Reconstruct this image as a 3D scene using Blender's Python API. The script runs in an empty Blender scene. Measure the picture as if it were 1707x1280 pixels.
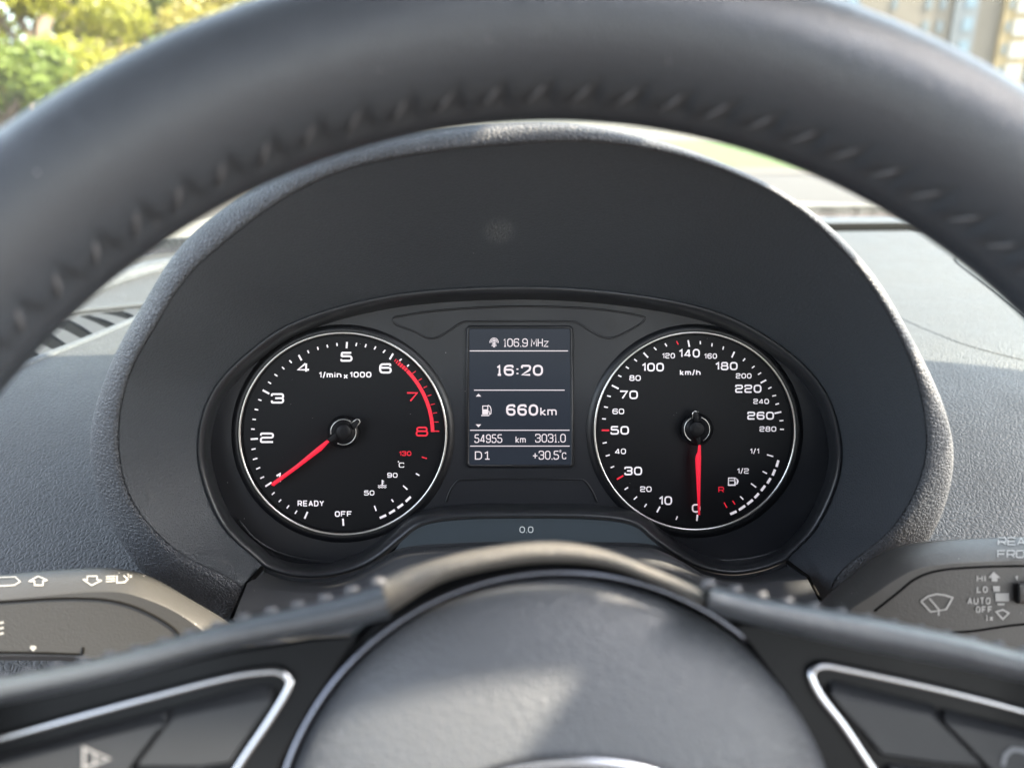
import bpy, bmesh, math, random
import numpy as np
R_ = math.radians
sc = bpy.context.scene
COL = sc.collection
random.seed(7)
rng = np.random.default_rng(11)

# ------------------------------------------------------------------ camera, sky, sun, exposure
CAM = np.array([0.0, 0.0, 1.15])
PITCH, YAW, F = R_(19), R_(3.5), 1283.0          # F: focal length in photo pixels (1707 wide)
FW = np.array([math.sin(YAW) * math.cos(PITCH), math.cos(YAW) * math.cos(PITCH), -math.sin(PITCH)])
RT = np.array([math.cos(YAW), -math.sin(YAW), 0.0])
UP = np.cross(RT, FW)
cd = bpy.data.cameras.new('camera')
cam = bpy.data.objects.new('camera', cd)
COL.objects.link(cam)
cam.location = CAM
cam.rotation_euler = (R_(90) - PITCH, 0, -YAW)
cd.sensor_fit = 'HORIZONTAL'
cd.sensor_width = 9.8
cd.lens = F / 1707 * 9.8
cd.clip_start, cd.clip_end = 0.01, 4000
cd.dof.use_dof = True
cd.dof.focus_distance = 0.372
cd.dof.aperture_fstop = 1.95
sc.camera = cam

SUN_AZ, SUN_EL = R_(100), R_(45)                  # azimuth from straight ahead (+y) towards the right (+x)
w = bpy.data.worlds.new('World')
sc.world = w
w.use_nodes = True
nt = w.node_tree
sky = nt.nodes.new('ShaderNodeTexSky')
sky.sky_type = 'NISHITA'
sky.sun_disc = False
sky.sun_elevation = SUN_EL
sky.sun_rotation = SUN_AZ
sky.dust_density = 2.5
sky.ozone_density = .8
bg = nt.nodes['Background']
bg.inputs['Strength'].default_value = 0.125
hs = nt.nodes.new('ShaderNodeHueSaturation')
hs.inputs['Saturation'].default_value = .52
nt.links.new(sky.outputs[0], hs.inputs['Color'])
nt.links.new(hs.outputs[0], bg.inputs[0])
sl = bpy.data.lights.new('sun', 'SUN')
sl.energy, sl.angle, sl.color = 2.9, R_(0.53), (1.0, 0.87, 0.68)
so = bpy.data.objects.new('sun', sl)
COL.objects.link(so)
SUN = np.array([math.sin(SUN_AZ) * math.cos(SUN_EL), math.cos(SUN_AZ) * math.cos(SUN_EL), math.sin(SUN_EL)])
from mathutils import Vector
so.rotation_euler = Vector(SUN).to_track_quat('Z', 'Y').to_euler()
so.location = SUN * 20
vs = sc.view_settings
sc.display_settings.display_device = 'sRGB'
vs.view_transform, vs.look, vs.exposure, vs.gamma = 'Standard', 'None', 3.65, 1.0
vs.use_curve_mapping = False
sc.cycles.max_bounces = 8
sc.cycles.transparent_max_bounces = 16
sc.cycles.caustics_reflective = sc.cycles.caustics_refractive = False
sc.cycles.sample_clamp_indirect = 6.0

# ------------------------------------------------------------------ geometry helpers
def ray(px, py):
    return FW + RT * ((px - 853.5) / F) + UP * ((640 - py) / F)

def U(px, py, d):
    return CAM + ray(px, py) * d

class Plane:
    def __init__(s, p, n):
        s.p, s.n = np.array(p, float), np.array(n, float) / np.linalg.norm(n)
    def at(s, px, py, lift=0.0):                  # lift: metres in front of the plane (towards the driver)
        r = ray(px, py)
        t = np.dot(s.p + s.n * lift - CAM, s.n) / np.dot(r, s.n)
        return CAM + r * t
    def pts(s, pp, lift=0.0):
        return np.array([s.at(x, y, lift) for x, y in pp])

def elev_n(deg):
    return np.array([0, -math.cos(R_(deg)), math.sin(R_(deg))])

def spline(P, n, closed=False):
    P = np.array(P, float)
    m = len(P)
    seg = m if closed else m - 1
    out = []
    per = 16
    for i in range(seg):
        if closed:
            a, b, c, d = P[(i - 1) % m], P[i], P[(i + 1) % m], P[(i + 2) % m]
        else:
            b, c = P[i], P[i + 1]
            a = P[i - 1] if i > 0 else 2 * b - c
            d = P[i + 2] if i + 2 < m else 2 * c - b
        for k in range(per):
            t = k / per
            out.append(.5 * ((2 * b) + (c - a) * t + (2 * a - 5 * b + 4 * c - d) * t * t + (3 * b - a - 3 * c + d) * t ** 3))
    out.append(P[0] if closed else P[-1])
    out = np.array(out)
    if n is None:
        return out[:-1] if closed else out
    L = np.r_[0, np.cumsum(np.linalg.norm(np.diff(out, axis=0), axis=1))]
    s = np.linspace(0, L[-1], n + 1)[:-1] if closed else np.linspace(0, L[-1], n)
    return np.stack([np.interp(s, L, out[:, k]) for k in range(out.shape[1])], 1)

def stations(P, per):                             # per samples between consecutive stations, so that lofted curves correspond
    P = np.array(P, float)
    out = spline(P, None)
    idx = np.linspace(0, len(out) - 1, (len(P) - 1) * per + 1)
    return np.stack([np.interp(idx, np.arange(len(out)), out[:, k]) for k in range(P.shape[1])], 1)

def thing(name, label, cat, loc=(0, 0, 0), group=None):
    o = bpy.data.objects.new(name, None)
    COL.objects.link(o)
    o.location = tuple(loc)
    o.empty_display_size = .05
    tag(o, label, cat, group)
    return o

def tag(o, label=None, cat=None, group=None, kind=None):
    if label: o['label'] = label
    if cat: o['category'] = cat
    if group: o['group'] = group
    if kind: o['kind'] = kind
    return o

def origin(o):
    p = np.zeros(3)
    while o is not None:
        p = p + np.array(o.location)
        o = o.parent
    return p

def mesh(name, V, Fc, mat, parent=None, smooth=True, sharp=None, loc=None):
    V = np.array(V, float)
    base = origin(parent) if parent else (np.array(loc, float) if loc is not None else np.zeros(3))
    me = bpy.data.meshes.new(name)
    me.from_pydata((V - base).tolist(), [], [tuple(int(i) for i in f) for f in Fc])
    me.update()
    bm = bmesh.new()
    bm.from_mesh(me)
    bmesh.ops.recalc_face_normals(bm, faces=bm.faces)
    if sharp is not None:
        for e in bm.edges:
            if len(e.link_faces) == 2 and e.calc_face_angle(0) > R_(sharp):
                e.smooth = False
    bm.to_mesh(me)
    bm.free()
    if smooth:
        me.polygons.foreach_set('use_smooth', [len(p.vertices) < 9 for p in me.polygons])
    me.materials.append(mat)
    o = bpy.data.objects.new(name, me)
    COL.objects.link(o)
    if parent:
        o.parent = parent
    elif loc is not None:
        o.location = tuple(base)
    return o

class MB:                                         # collects pieces into one mesh
    def __init__(s): s.V, s.F = [], []
    def add(s, V, Fc):
        b = len(s.V)
        s.V.extend([tuple(v) for v in V])
        s.F.extend([tuple(i + b for i in f) for f in Fc])
        return s
    def build(s, name, mat, parent=None, **k):
        return mesh(name, s.V, s.F, mat, parent, **k)

def loft(curves, closed=False, cap=False):
    n = len(curves[0])
    V = np.concatenate(curves)
    Fc = []
    for j in range(len(curves) - 1):
        for i in range(n if closed else n - 1):
            a, b = j * n + i, j * n + (i + 1) % n
            Fc.append((a, b, b + n, a + n))
    if cap:
        Fc.append(tuple(range((len(curves) - 1) * n, len(curves) * n)))
    return V, Fc

def tube(path, r, closed=False, seg=10, caps=True, flat=1.0, nrm=None):
    P = np.array(path, float)
    n = len(P)
    T = np.zeros_like(P)
    for i in range(n):
        a = P[(i - 1) % n] if (closed or i > 0) else P[i]
        b = P[(i + 1) % n] if (closed or i < n - 1) else P[i]
        T[i] = (b - a) / (np.linalg.norm(b - a) + 1e-12)
    N = np.array(nrm if nrm is not None else elev_n(20), float)
    rr = np.broadcast_to(np.array(r, float), (n,))
    V, Fc = [], []
    for i in range(n):
        s = np.cross(T[i], N); s /= np.linalg.norm(s) + 1e-12
        u = np.cross(s, T[i])
        for k in range(seg):
            a = 2 * math.pi * k / seg
            V.append(P[i] + rr[i] * (math.cos(a) * s + flat * math.sin(a) * u))
    for i in range(n if closed else n - 1):
        for k in range(seg):
            a, b = i * seg + k, i * seg + (k + 1) % seg
            c, d = ((i + 1) % n) * seg + (k + 1) % seg, ((i + 1) % n) * seg + k
            Fc.append((a, b, c, d))
    if caps and not closed:
        Fc.append(tuple(range(seg)))
        Fc.append(tuple(range((n - 1) * seg, n * seg)))
    return V, Fc

def inset(pp, d):                                 # inward offset of a closed pixel outline
    P = np.array(pp, float)
    A = 0.5 * np.sum(P[:, 0] * np.roll(P[:, 1], -1) - np.roll(P[:, 0], -1) * P[:, 1])
    e1 = P - np.roll(P, 1, 0)
    e2 = np.roll(P, -1, 0) - P
    def nn(e):
        l = np.linalg.norm(e, axis=1, keepdims=True) + 1e-9
        return np.stack([-e[:, 1], e[:, 0]], 1) / l
    n = nn(e1) + nn(e2)
    n /= np.maximum(np.linalg.norm(n, axis=1, keepdims=True), .35)
    return P + n * d * (1 if A > 0 else -1)

def slab(plane, pp, front, back, bev, steps=3):    # a rounded plate: front face at lift `front`, rim down to lift `back`
    pp = np.array(pp, float)
    rings = [plane.pts(pp, back), plane.pts(pp, front - bev * 1.0)]
    px = bev * F / .25
    for k in range(1, steps + 1):
        a = math.pi / 2 * k / steps
        rings.append(plane.pts(inset(pp, px * (1 - math.cos(a))), front - bev * (1 - math.sin(a))))
    return loft(rings, closed=True, cap=True)

def key(plane, pp, front, bev, top):              # push button: bevelled all round, with a wide bevel along its upper edge
    pp = np.array(pp, float)
    y0, y1 = pp[:, 1].min(), pp[:, 1].max()
    def ring(ins, lift, sh):
        q = inset(pp, ins).copy()
        q[:, 1] += sh * np.clip(1 - (pp[:, 1] - y0) / (y1 - y0) * 1.15, 0, 1)
        return plane.pts(q, lift)
    return loft([ring(0, 0, 0), ring(0, front - bev, 0), ring(1.2, front - bev * .6, top * .25), ring(2.6, front - bev * .2, top * .75), ring(4, front, top), ring(5, front, top * 1.05)], closed=True, cap=True)

def box(c, s, rz=0):
    c, s = np.array(c, float), np.array(s, float) / 2
    V = [(x * s[0], y * s[1], z * s[2]) for x in (-1, 1) for y in (-1, 1) for z in (-1, 1)]
    cr, sr = math.cos(rz), math.sin(rz)
    V = [(c[0] + x * cr - y * sr, c[1] + x * sr + y * cr, c[2] + z) for x, y, z in V]
    return V, [(0, 1, 3, 2), (4, 6, 7, 5), (0, 4, 5, 1), (2, 3, 7, 6), (0, 2, 6, 4), (1, 5, 7, 3)]

# ------------------------------------------------------------------ materials
def mat(name, col, rough=.5, metal=0.0, spec=.5, emit=None, es=0.0, coat=0.0):
    m = bpy.data.materials.new(name)
    m.use_nodes = True
    p = m.node_tree.nodes['Principled BSDF']
    p.inputs['Base Color'].default_value = (*col, 1)
    p.inputs['Roughness'].default_value = rough
    p.inputs['Metallic'].default_value = metal
    p.inputs['Specular IOR Level'].default_value = spec
    p.inputs['Coat Weight'].default_value = coat
    p.inputs['Coat Roughness'].default_value = .08
    if emit:
        p.inputs['Emission Color'].default_value = (*emit, 1)
        p.inputs['Emission Strength'].default_value = es
    return m

def N(m, t, **k):
    n = m.node_tree.nodes.new(t)
    for a, v in k.items():
        if a.startswith('i_'):
            n.inputs[a[2:].replace('_', ' ')].default_value = v
        else:
            setattr(n, a, v)
    return n

def grain(m, cell=.0026, strength=.6, dist=.0005, dust=0.0, fine=False, tint=.12):
    """moulded leather-like grain (or fine spark-eroded texture) as bump, uneven gloss, a little dust"""
    L = m.node_tree.links
    p = m.node_tree.nodes['Principled BSDF']
    tc = N(m, 'ShaderNodeTexCoord')
    nz = N(m, 'ShaderNodeTexNoise', i_Scale=.45 / cell, i_Detail=2.0)
    L.new(tc.outputs['Object'], nz.inputs['Vector'])
    mx = N(m, 'ShaderNodeVectorMath', operation='MULTIPLY_ADD')
    mx.inputs[1].default_value = (cell * 1.1,) * 3
    L.new(nz.outputs['Color'], mx.inputs[0])
    L.new(tc.outputs['Object'], mx.inputs[2])
    if fine:
        h = N(m, 'ShaderNodeTexNoise', i_Scale=1 / cell, i_Detail=3.0, i_Roughness=.6)
        L.new(tc.outputs['Object'], h.inputs['Vector'])
        hout = h.outputs['Fac']
    else:
        v = N(m, 'ShaderNodeTexVoronoi', feature='DISTANCE_TO_EDGE', i_Scale=1 / cell)
        L.new(mx.outputs[0], v.inputs['Vector'])
        mr = N(m, 'ShaderNodeMapRange', interpolation_type='SMOOTHSTEP')
        mr.inputs['From Max'].default_value = .28
        L.new(v.outputs['Distance'], mr.inputs['Value'])
        n2 = N(m, 'ShaderNodeTexNoise', i_Scale=2.2 / cell, i_Detail=2.0)
        L.new(tc.outputs['Object'], n2.inputs['Vector'])
        ad = N(m, 'ShaderNodeMath', operation='MULTIPLY_ADD')
        ad.inputs[1].default_value = .35
        L.new(n2.outputs['Fac'], ad.inputs[0])
        L.new(mr.outputs[0], ad.inputs[2])
        hout = ad.outputs[0]
    b = N(m, 'ShaderNodeBump')
    b.inputs['Strength'].default_value = strength
    b.inputs['Distance'].default_value = dist
    L.new(hout, b.inputs['Height'])
    L.new(b.outputs[0], p.inputs['Normal'])
    # uneven wear in the gloss
    n3 = N(m, 'ShaderNodeTexNoise', i_Scale=28.0, i_Detail=4.0)
    L.new(tc.outputs['Object'], n3.inputs['Vector'])
    r0 = p.inputs['Roughness'].default_value
    rr = N(m, 'ShaderNodeMapRange')
    rr.inputs['To Min'].default_value, rr.inputs['To Max'].default_value = r0 - tint, r0 + tint
    L.new(n3.outputs['Fac'], rr.inputs['Value'])
    L.new(rr.outputs[0], p.inputs['Roughness'])
    if dust:
        add_dust(m, dust, tc)
    return m

def add_dust(m, amount, tc=None, size=.0022, col=(.55, .53, .5)):
    """sparse specks of dust: small voronoi dots kept only where a random cell value says so"""
    L = m.node_tree.links
    p = m.node_tree.nodes['Principled BSDF']
    tc = tc or N(m, 'ShaderNodeTexCoord')
    v = N(m, 'ShaderNodeTexVoronoi', feature='F1', i_Scale=1 / size)
    L.new(tc.outputs['Object'], v.inputs['Vector'])
    lt = N(m, 'ShaderNodeMath', operation='LESS_THAN')
    lt.inputs[1].default_value = .075
    L.new(v.outputs['Distance'], lt.inputs[0])
    sx = N(m, 'ShaderNodeSeparateColor')
    L.new(v.outputs['Color'], sx.inputs[0])
    l2 = N(m, 'ShaderNodeMath', operation='LESS_THAN')
    l2.inputs[1].default_value = amount
    L.new(sx.outputs[0], l2.inputs[0])
    mu = N(m, 'ShaderNodeMath', operation='MULTIPLY')
    L.new(lt.outputs[0], mu.inputs[0]); L.new(l2.outputs[0], mu.inputs[1])
    mc = N(m, 'ShaderNodeMix', data_type='RGBA')
    mc.inputs['A'].default_value = p.inputs['Base Color'].default_value
    mc.inputs['B'].default_value = (*col, 1)
    L.new(mu.outputs[0], mc.inputs['Factor'])
    L.new(mc.outputs['Result'], p.inputs['Base Color'])

M = {}
M['dash'] = grain(mat('dash_leather_grain', (.043, .043, .043), .52, spec=.4), .0023, .6, .0005, dust=.02)
M['hood'] = grain(mat('visor_grain', (.055, .059, .065), .5, spec=.45), .0017, .7, .0005, dust=.01)
M['lining'] = grain(mat('visor_lining', (.046, .052, .059), .52, spec=.4), .0013, .4, .0003, dust=.006)
M['soft'] = grain(mat('soft_grey_plastic', (.05, .053, .057), .5, spec=.4), .0007, .3, .0002, fine=True, dust=.02)
M['frame'] = grain(mat('cluster_black', (.017, .018, .021), .45, spec=.4), .0006, .12, .0001, fine=True, dust=.015)
M['lip'] = grain(mat('cluster_lip', (.026, .028, .031), .33, spec=.5), .0006, .12, .0001, fine=True, dust=.02)
M['recess'] = mat('recess_black', (.006, .0065, .008), .4)
M['face'] = mat('dial_face', (.004, .0043, .0055), .55, spec=.25)
add_dust(M['face'], .02, size=.0014)
M['chrome'] = mat('satin_chrome', (.42, .43, .45), .2, 1.0)
M['darkchrome'] = mat('dark_chrome', (.15, .16, .19), .22, 1.0)
M['chromering'] = mat('dial_chrome', (.78, .77, .73), .3, 1.0)
M['white'] = mat('white_print', (.8, .76, .77), .6, emit=(1, .9, .93), es=.032)
M['red'] = mat('red_print', (.55, .015, .03), .6, emit=(1, .02, .05), es=.042)
M['needle'] = mat('needle_red', (.6, .012, .035), .5, emit=(1, .012, .04), es=.045)
M['needleblack'] = mat('needle_black', (.005, .005, .006), .5, spec=.25)
M['lcd'] = mat('screen_glass', (.004, .005, .008), .35, spec=.15, emit=(.20, .25, .34), es=.010)
M['lcdtext'] = mat('screen_text', (.02, .02, .02), .4, emit=(1, .9, .95), es=.075)
M['lcdstrip'] = mat('strip_glass', (.01, .014, .018), .3, emit=(.2, .26, .32), es=.014)
M['striptext'] = mat('strip_text', (.02, .02, .02), .4, emit=(.85, .95, 1), es=.06)
M['leather'] = grain(mat('wheel_leather', (.035, .041, .049), .34, spec=.6), .0011, .35, .0002, dust=.02)
M['thread'] = mat('leather_thread', (.10, .10, .105), .55)
M['dome'] = grain(mat('airbag_plastic', (.058, .063, .071), .42, spec=.5), .0018, .32, .0004, dust=.006)
M['rough'] = grain(mat('sunlit_dusty_leather', (.085, .08, .072), .5, spec=.5),  .0012, .7, .0005, dust=.3, tint=.15)  # warm tone and bright specks put sun glints into the dusty leather's colour
M['piano'] = grain(mat('gloss_black_trim', (.0025, .0028, .0035), .35, spec=.12), .0008, .05, .0001, fine=True, dust=.03)
M['button'] = grain(mat('button_grey', (.015, .0165, .019), .42, spec=.3), .0006, .15, .0001, fine=True, dust=.02)
M['icon'] = mat('icon_print', (.26, .26, .25), .6)
M['dimicon'] = mat('dim_icon_print', (.16, .165, .175), .6)
M['stalk'] = grain(mat('stalk_plastic', (.028, .028, .027), .45, spec=.5), .0009, .45, .0003, fine=True, dust=.05)
M['dark'] = mat('gap_black', (.003, .003, .003), .8, spec=.1)
M['slat'] = grain(mat('vent_slat', (.035, .035, .036), .55, spec=.3), .0007, .2, .0002, fine=True)

# ------------------------------------------------------------------ stroke lettering
G = {
 '0': [([(0,0),(1,0),(1,1),(0,1)], 1)],
 '1': [([(0,.74,0),(.95,1,0),(.95,0,0)], 0)],
 '2': [([(0,.74),(0,1),(1,1),(1,.52),(0,.52),(0,0,.4),(1,0)], 0)],
 '3': [([(0,.76),(0,1),(1,1),(1,.52),(.3,.52)], 0), ([(.3,.52),(1,.52),(1,0),(0,0),(0,.25)], 0)],
 '4': [([(1,.22,0),(0,.22,0),(.68,1,0)], 0), ([(.74,1,0),(.74,0,0)], 0)],
 '5': [([(.97,1,0),(.06,1,.3),(.03,.58,.2),(1,.58),(1,0),(0,0),(0,.22)], 0)],
 '6': [([(.96,.78),(.96,1),(0,1),(0,0),(1,0),(1,.57),(.02,.57,0)], 0)],
 '7': [([(0,1,0),(1,1,0),(.33,0,0)], 0)],
 '8': [([(.06,.54),(.94,.54),(.94,1),(.06,1)], 1), ([(0,0),(1,0),(1,.54),(0,.54)], 1)],
 '9': [([(.04,.22),(.04,0),(1,0),(1,1),(0,1),(0,.43),(.98,.43,0)], 0)],
 'R': [([(0,0,0),(0,1,0),(1,1),(1,.42),(0,.42,0)], 0), ([(.6,.42,0),(1,0,0)], 0)],
 'E': [([(1,1,0),(0,1,0),(0,0,0),(1,0,0)], 0), ([(0,.5,0),(.9,.5,0)], 0)],
 'A': [([(0,0,0),(.5,1,.3),(1,0,0)], 0), ([(.2,.3,0),(.8,.3,0)], 0)],
 'D': [([(0,0,0),(1,0),(1,1),(0,1,0)], 1)],
 'Y': [([(0,1,0),(.5,.45,0),(1,1,0)], 0), ([(.5,.45,0),(.5,0,0)], 0)],
 'O': [([(0,0),(1,0),(1,1),(0,1)], 1)],
 'F': [([(1,1,0),(0,1,0),(0,0,0)], 0), ([(0,.5,0),(.85,.5,0)], 0)],
 'C': [([(1,.76),(1,1),(0,1),(0,0),(1,0),(1,.24)], 0)],
 'H': [([(0,0,0),(0,1,0)], 0), ([(1,0,0),(1,1,0)], 0), ([(0,.5,0),(1,.5,0)], 0)],
 'I': [([(.5,0,0),(.5,1,0)], 0)],
 'L': [([(0,1,0),(0,0,0),(1,0,0)], 0)],
 'U': [([(0,1,0),(0,0),(1,0),(1,1,0)], 0)],
 'T': [([(0,1,0),(1,1,0)], 0), ([(.5,1,0),(.5,0,0)], 0)],
 'N': [([(0,0,0),(0,1,0),(1,0,0),(1,1,0)], 0)],
 'M': [([(0,0,0),(0,1,0),(.5,.3,0),(1,1,0),(1,0,0)], 0)],
 'z': [([(0,.68,0),(1,.68,0),(0,0,0),(1,0,0)], 0)],
 'k': [([(0,0,0),(0,1,0)], 0), ([(.92,.68,0),(.12,.33,0),(1,0,0)], 0)],
 'm': [([(0,0,0),(0,.68,0),(.5,.68),(.5,0,0)], 0), ([(.5,.6,0),(.5,.68,0),(1,.68),(1,0,0)], 0)],
 'n': [([(0,0,0),(0,.68,0),(1,.68),(1,0,0)], 0)],
 'h': [([(0,0,0),(0,1,0)], 0), ([(0,.68,0),(1,.68),(1,0,0)], 0)],
 'i': [([(.5,0,0),(.5,.68,0)], 0), ([(.5,.86,0),(.5,1,0)], 0)],
 'x': [([(0,0,0),(1,.68,0)], 0), ([(0,.68,0),(1,0,0)], 0)],
 '/': [([(0,-.12,0),(1,1.1,0)], 0)],
 '.': [([(.5,-.06,0),(.5,.07,0)], 0)],
 ':': [([(.5,.08,0),(.5,.22,0)], 0), ([(.5,.56,0),(.5,.7,0)], 0)],
 '+': [([(0,.42,0),(1,.42,0)], 0), ([(.5,.1,0),(.5,.74,0)], 0)],
 'o': [([(.1,.66),(.9,.66),(.9,1),(.1,1)], 1)],
}
LCD = dict(G)
LCD['2'] = [([(0,.74),(0,1),(1,1),(1,.58),(0,0,0),(1,0,0)], 0)]
LCD['1'] = [([(0,.8,0),(.55,1,0),(.55,0,0)], 0), ([(.05,0,0),(1,0,0)], 0)]
ADV = {'1': .42, 'i': .12, '/': .5, 'm': 1.45, 'M': 1.2, '.': .12, ':': .2, 'I': .1, ' ': .4, 'k': .85, 'x': .8, 'o': .42}

def rounded(pts, closed, r):
    P = [np.array(p[:2], float) for p in pts]
    rf = [(p[2] if len(p) > 2 else 1.0) * r for p in pts]
    n, out = len(P), []
    for i in range(n):
        if not closed and i in (0, n - 1):
            out.append(P[i]); continue
        a, b, c = P[(i - 1) % n], P[i], P[(i + 1) % n]
        la, lc = np.linalg.norm(a - b), np.linalg.norm(c - b)
        rr = min(rf[i], la * .5, lc * .5)
        if rr < 1e-6:
            out.append(b); continue
        p0, p1 = b + (a - b) / la * rr, b + (c - b) / lc * rr
        for k in range(6):
            t = k / 5
            out.append((1 - t) ** 2 * p0 + 2 * t * (1 - t) * (b * .92 + (p0 + p1) * .04) + t * t * p1)
    return np.array(out)

def ribbon(P, wd, closed=False):                  # flat stroke outline as quads, mitred
    P = np.array(P, float)
    keep = [0] + [i for i in range(1, len(P)) if np.linalg.norm(P[i] - P[i - 1]) > 1e-4]
    P = P[keep]
    if closed and np.linalg.norm(P[0] - P[-1]) < 1e-4: P = P[:-1]
    n, V, Fc = len(P), [], []
    for i in range(n):
        a = P[(i - 1) % n] if (closed or i > 0) else None
        b = P[(i + 1) % n] if (closed or i < n - 1) else None
        d1 = (P[i] - a) / np.linalg.norm(P[i] - a) if a is not None else None
        d2 = (b - P[i]) / np.linalg.norm(b - P[i]) if b is not None else None
        if d1 is None: d1 = d2
        if d2 is None: d2 = d1
        n1, n2 = np.array([-d1[1], d1[0]]), np.array([-d2[1], d2[0]])
        m = n1 + n2
        m /= max(np.dot(m, n1), .55)
        V += [P[i] + m * wd / 2, P[i] - m * wd / 2]
    for i in range(n if closed else n - 1):
        j = (i + 1) % n
        Fc.append((2 * i, 2 * i + 1, 2 * j + 1, 2 * j))
    return V, Fc

class Surf:                                       # printing that lies on a curved part: hits found on its own mesh
    def __init__(s, o):
        from mathutils.bvhtree import BVHTree
        b = origin(o)
        s.t = BVHTree.FromPolygons([tuple(np.array(v.co) + b) for v in o.data.vertices], [tuple(p.vertices) for p in o.data.polygons])
    def at(s, px, py, lift=0.0):
        r = ray(px, py); r = r / np.linalg.norm(r)
        loc, nrm, i, d = s.t.ray_cast(Vector(CAM), Vector(r))
        if loc is None: return U(px, py, .3)
        nv = np.array(nrm)
        if np.dot(nv, r) > 0: nv = -nv
        return np.array(loc) + nv * lift
    def pts(s, pp, lift=0.0): return np.array([s.at(x, y, lift) for x, y in pp])

class Print:                                      # flat printing on a plane, every stroke a hair above the last
    def __init__(s, plane, lift): s.pl, s.l, s.mb, s.k = plane, lift, MB(), 0
    def poly(s, V, Fc):
        s.k += 1
        s.mb.add(s.pl.pts(V, s.l + 4e-6 * (s.k % 12)), Fc)
    def line(s, a, b, wd): s.path([a, b], wd)
    def path(s, P, wd, closed=False):
        if isinstance(s.pl, Surf):
            P = np.array(P, float); Q = []
            for i in range(len(P) if closed else len(P) - 1):
                a, b = P[i], P[(i + 1) % len(P)]; k = max(1, int(np.linalg.norm(b - a) / 3))
                Q += [a + (b - a) * t / k for t in range(k)]
            P = Q if closed else Q + [P[-1]]
        s.poly(*ribbon(P, wd, closed))
    def fill(s, P): s.poly(P, [tuple(range(len(P)))])
    def text(s, t, cx, cy, tw, h, wd, r=.3, font=G, gap=1.9, slant=0.0):
        wd = wd * .80
        adv = [ADV.get(c, 1.0) for c in t]
        n = len(t)
        g = wd * gap
        unit = (tw - wd - g * (n - 1)) / sum(adv)
        x = cx - tw / 2 + wd / 2
        hh = h - wd
        for c, a in zip(t, adv):
            gw = unit * a
            for pts, cl in font.get(c, []):
                q = [(x + p[0] * gw + slant * p[1] * hh, cy + hh / 2 - p[1] * hh, *(p[2:])) for p in pts]
                s.path(rounded(q, cl, r * h), wd, bool(cl))
            x += gw + g
    def build(s, name, m, parent): return s.mb.build(name, m, parent, smooth=False)

# ------------------------------------------------------------------ key planes
CL = Plane(U(865, 715, .372), elev_n(9))           # instrument faces
WC = CAM + np.array([.021, .1183, -.1352])         # steering wheel centre
WN = elev_n(25)                                    # wheel axis towards the driver
WU, WV = np.array([1.0, 0, 0]), np.cross(WN, np.array([1.0, 0, 0]))
if WV[2] < 0: WV = -WV
def WP(s): return Plane(WC - WN * s, WN)            # plane parallel to the wheel, s metres behind its centre

# ------------------------------------------------------------------ instrument cluster
cl = thing('instrument_cluster', 'black instrument cluster with two white-ringed dials and a lit screen between them', 'instrument cluster', U(865, 950, .372))
C0 = [(440,945),(372,880),(337,800),(330,730),(352,655),(410,590),(500,532),(660,490),(865,477),(1050,489),(1200,521),(1310,582),(1375,650),(1402,730),(1398,800),(1362,880),(1310,935)]
BOT = [(1310,935),(1270,950),(1220,957),(1170,948),(1125,925),(1088,899),(1055,874),(990,864),(870,862),(770,864),(705,874),(668,900),(630,930),(590,950),(535,962),(480,959),(440,945)]
out2 = np.concatenate([spline(C0, 150), spline(BOT, 90)[1:-1]])
lipc = [CL.pts(inset(out2, -4), .010), CL.pts(out2, .0160), CL.pts(inset(out2, 2), .0166), CL.pts(inset(out2, 5), .0164), CL.pts(inset(out2, 9), .0150), CL.pts(inset(out2, 14), .0115), CL.pts(inset(out2, 19), .0055), CL.pts(inset(out2, 23), -.001)]
mesh('cluster_bezel', *loft(lipc, closed=True), M['lip'], cl)
mesh('backplate', *loft([CL.pts(inset(out2, 12), -.003), CL.pts(inset(out2, 12), -.0005)], closed=True, cap=True), M['frame'], cl, sharp=30)
# shallow moulded edges on the backplate: inner dome line, indicator windows, lower window
def groove(pp, r, mt, name, closed=False, lift=.0, n=80, parent=cl):
    return mesh(name, *tube(CL.pts(spline(pp, n, closed), lift), r, closed, seg=8, flat=.6, nrm=CL.n), mt, parent)
groove([(345,760),(352,690),(395,625),(470,570),(560,530),(690,498),(865,485),(1040,496),(1180,524),(1290,575),(1360,650),(1384,735),(1375,820)], .0005, M['lip'], 'dome_edge', lift=.0)
groove([(398,868),(430,902),(480,926),(560,937),(615,922),(662,890),(705,862),(780,852),(870,849),(960,851),(1040,860),(1085,888),(1140,922),(1210,934),(1290,920),(1340,878)], .0006, M['lip'], 'lens_edge', lift=.0)
winL = [(655,533),(664,528),(740,517),(865,511),(990,515),(1068,527),(1075,533),(1060,545),(1025,562),(1005,562),(985,552),(962,538),(940,536),(790,536),(770,538),(748,552),(728,563),(712,563),(690,552),(662,542)]
groove(winL, .0005, M['recess'], 'indicator_window', closed=True, lift=-.0003, n=160)
groove([(744,836),(750,818),(762,802),(775,799),(865,798),(960,799),(975,802),(987,818),(995,836)], .0005, M['recess'], 'warning_window', lift=-.0003)
for sx, cx in ((-1, 713), (1, 1019)):
    pr = Print(CL, .0002)
    pr.path([(cx - sx*8, 536),(cx - sx*8, 546),(cx - sx*1, 546),(cx - sx*1,552),(cx + sx*9, 541),(cx - sx*1, 530),(cx - sx*1, 536)], 1.6, True)
    pr.build('indicator_arrow', M['recess'], cl)

def zA(x, y): return 380 + x / 3.3675, 530 + y / 3.3675
def zC(x, y): return 960 + x / 3.3675, 530 + y / 3.3675
def zB(x, y): return 740 + x / 2.8458, 470 + y / 2.8458

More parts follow.
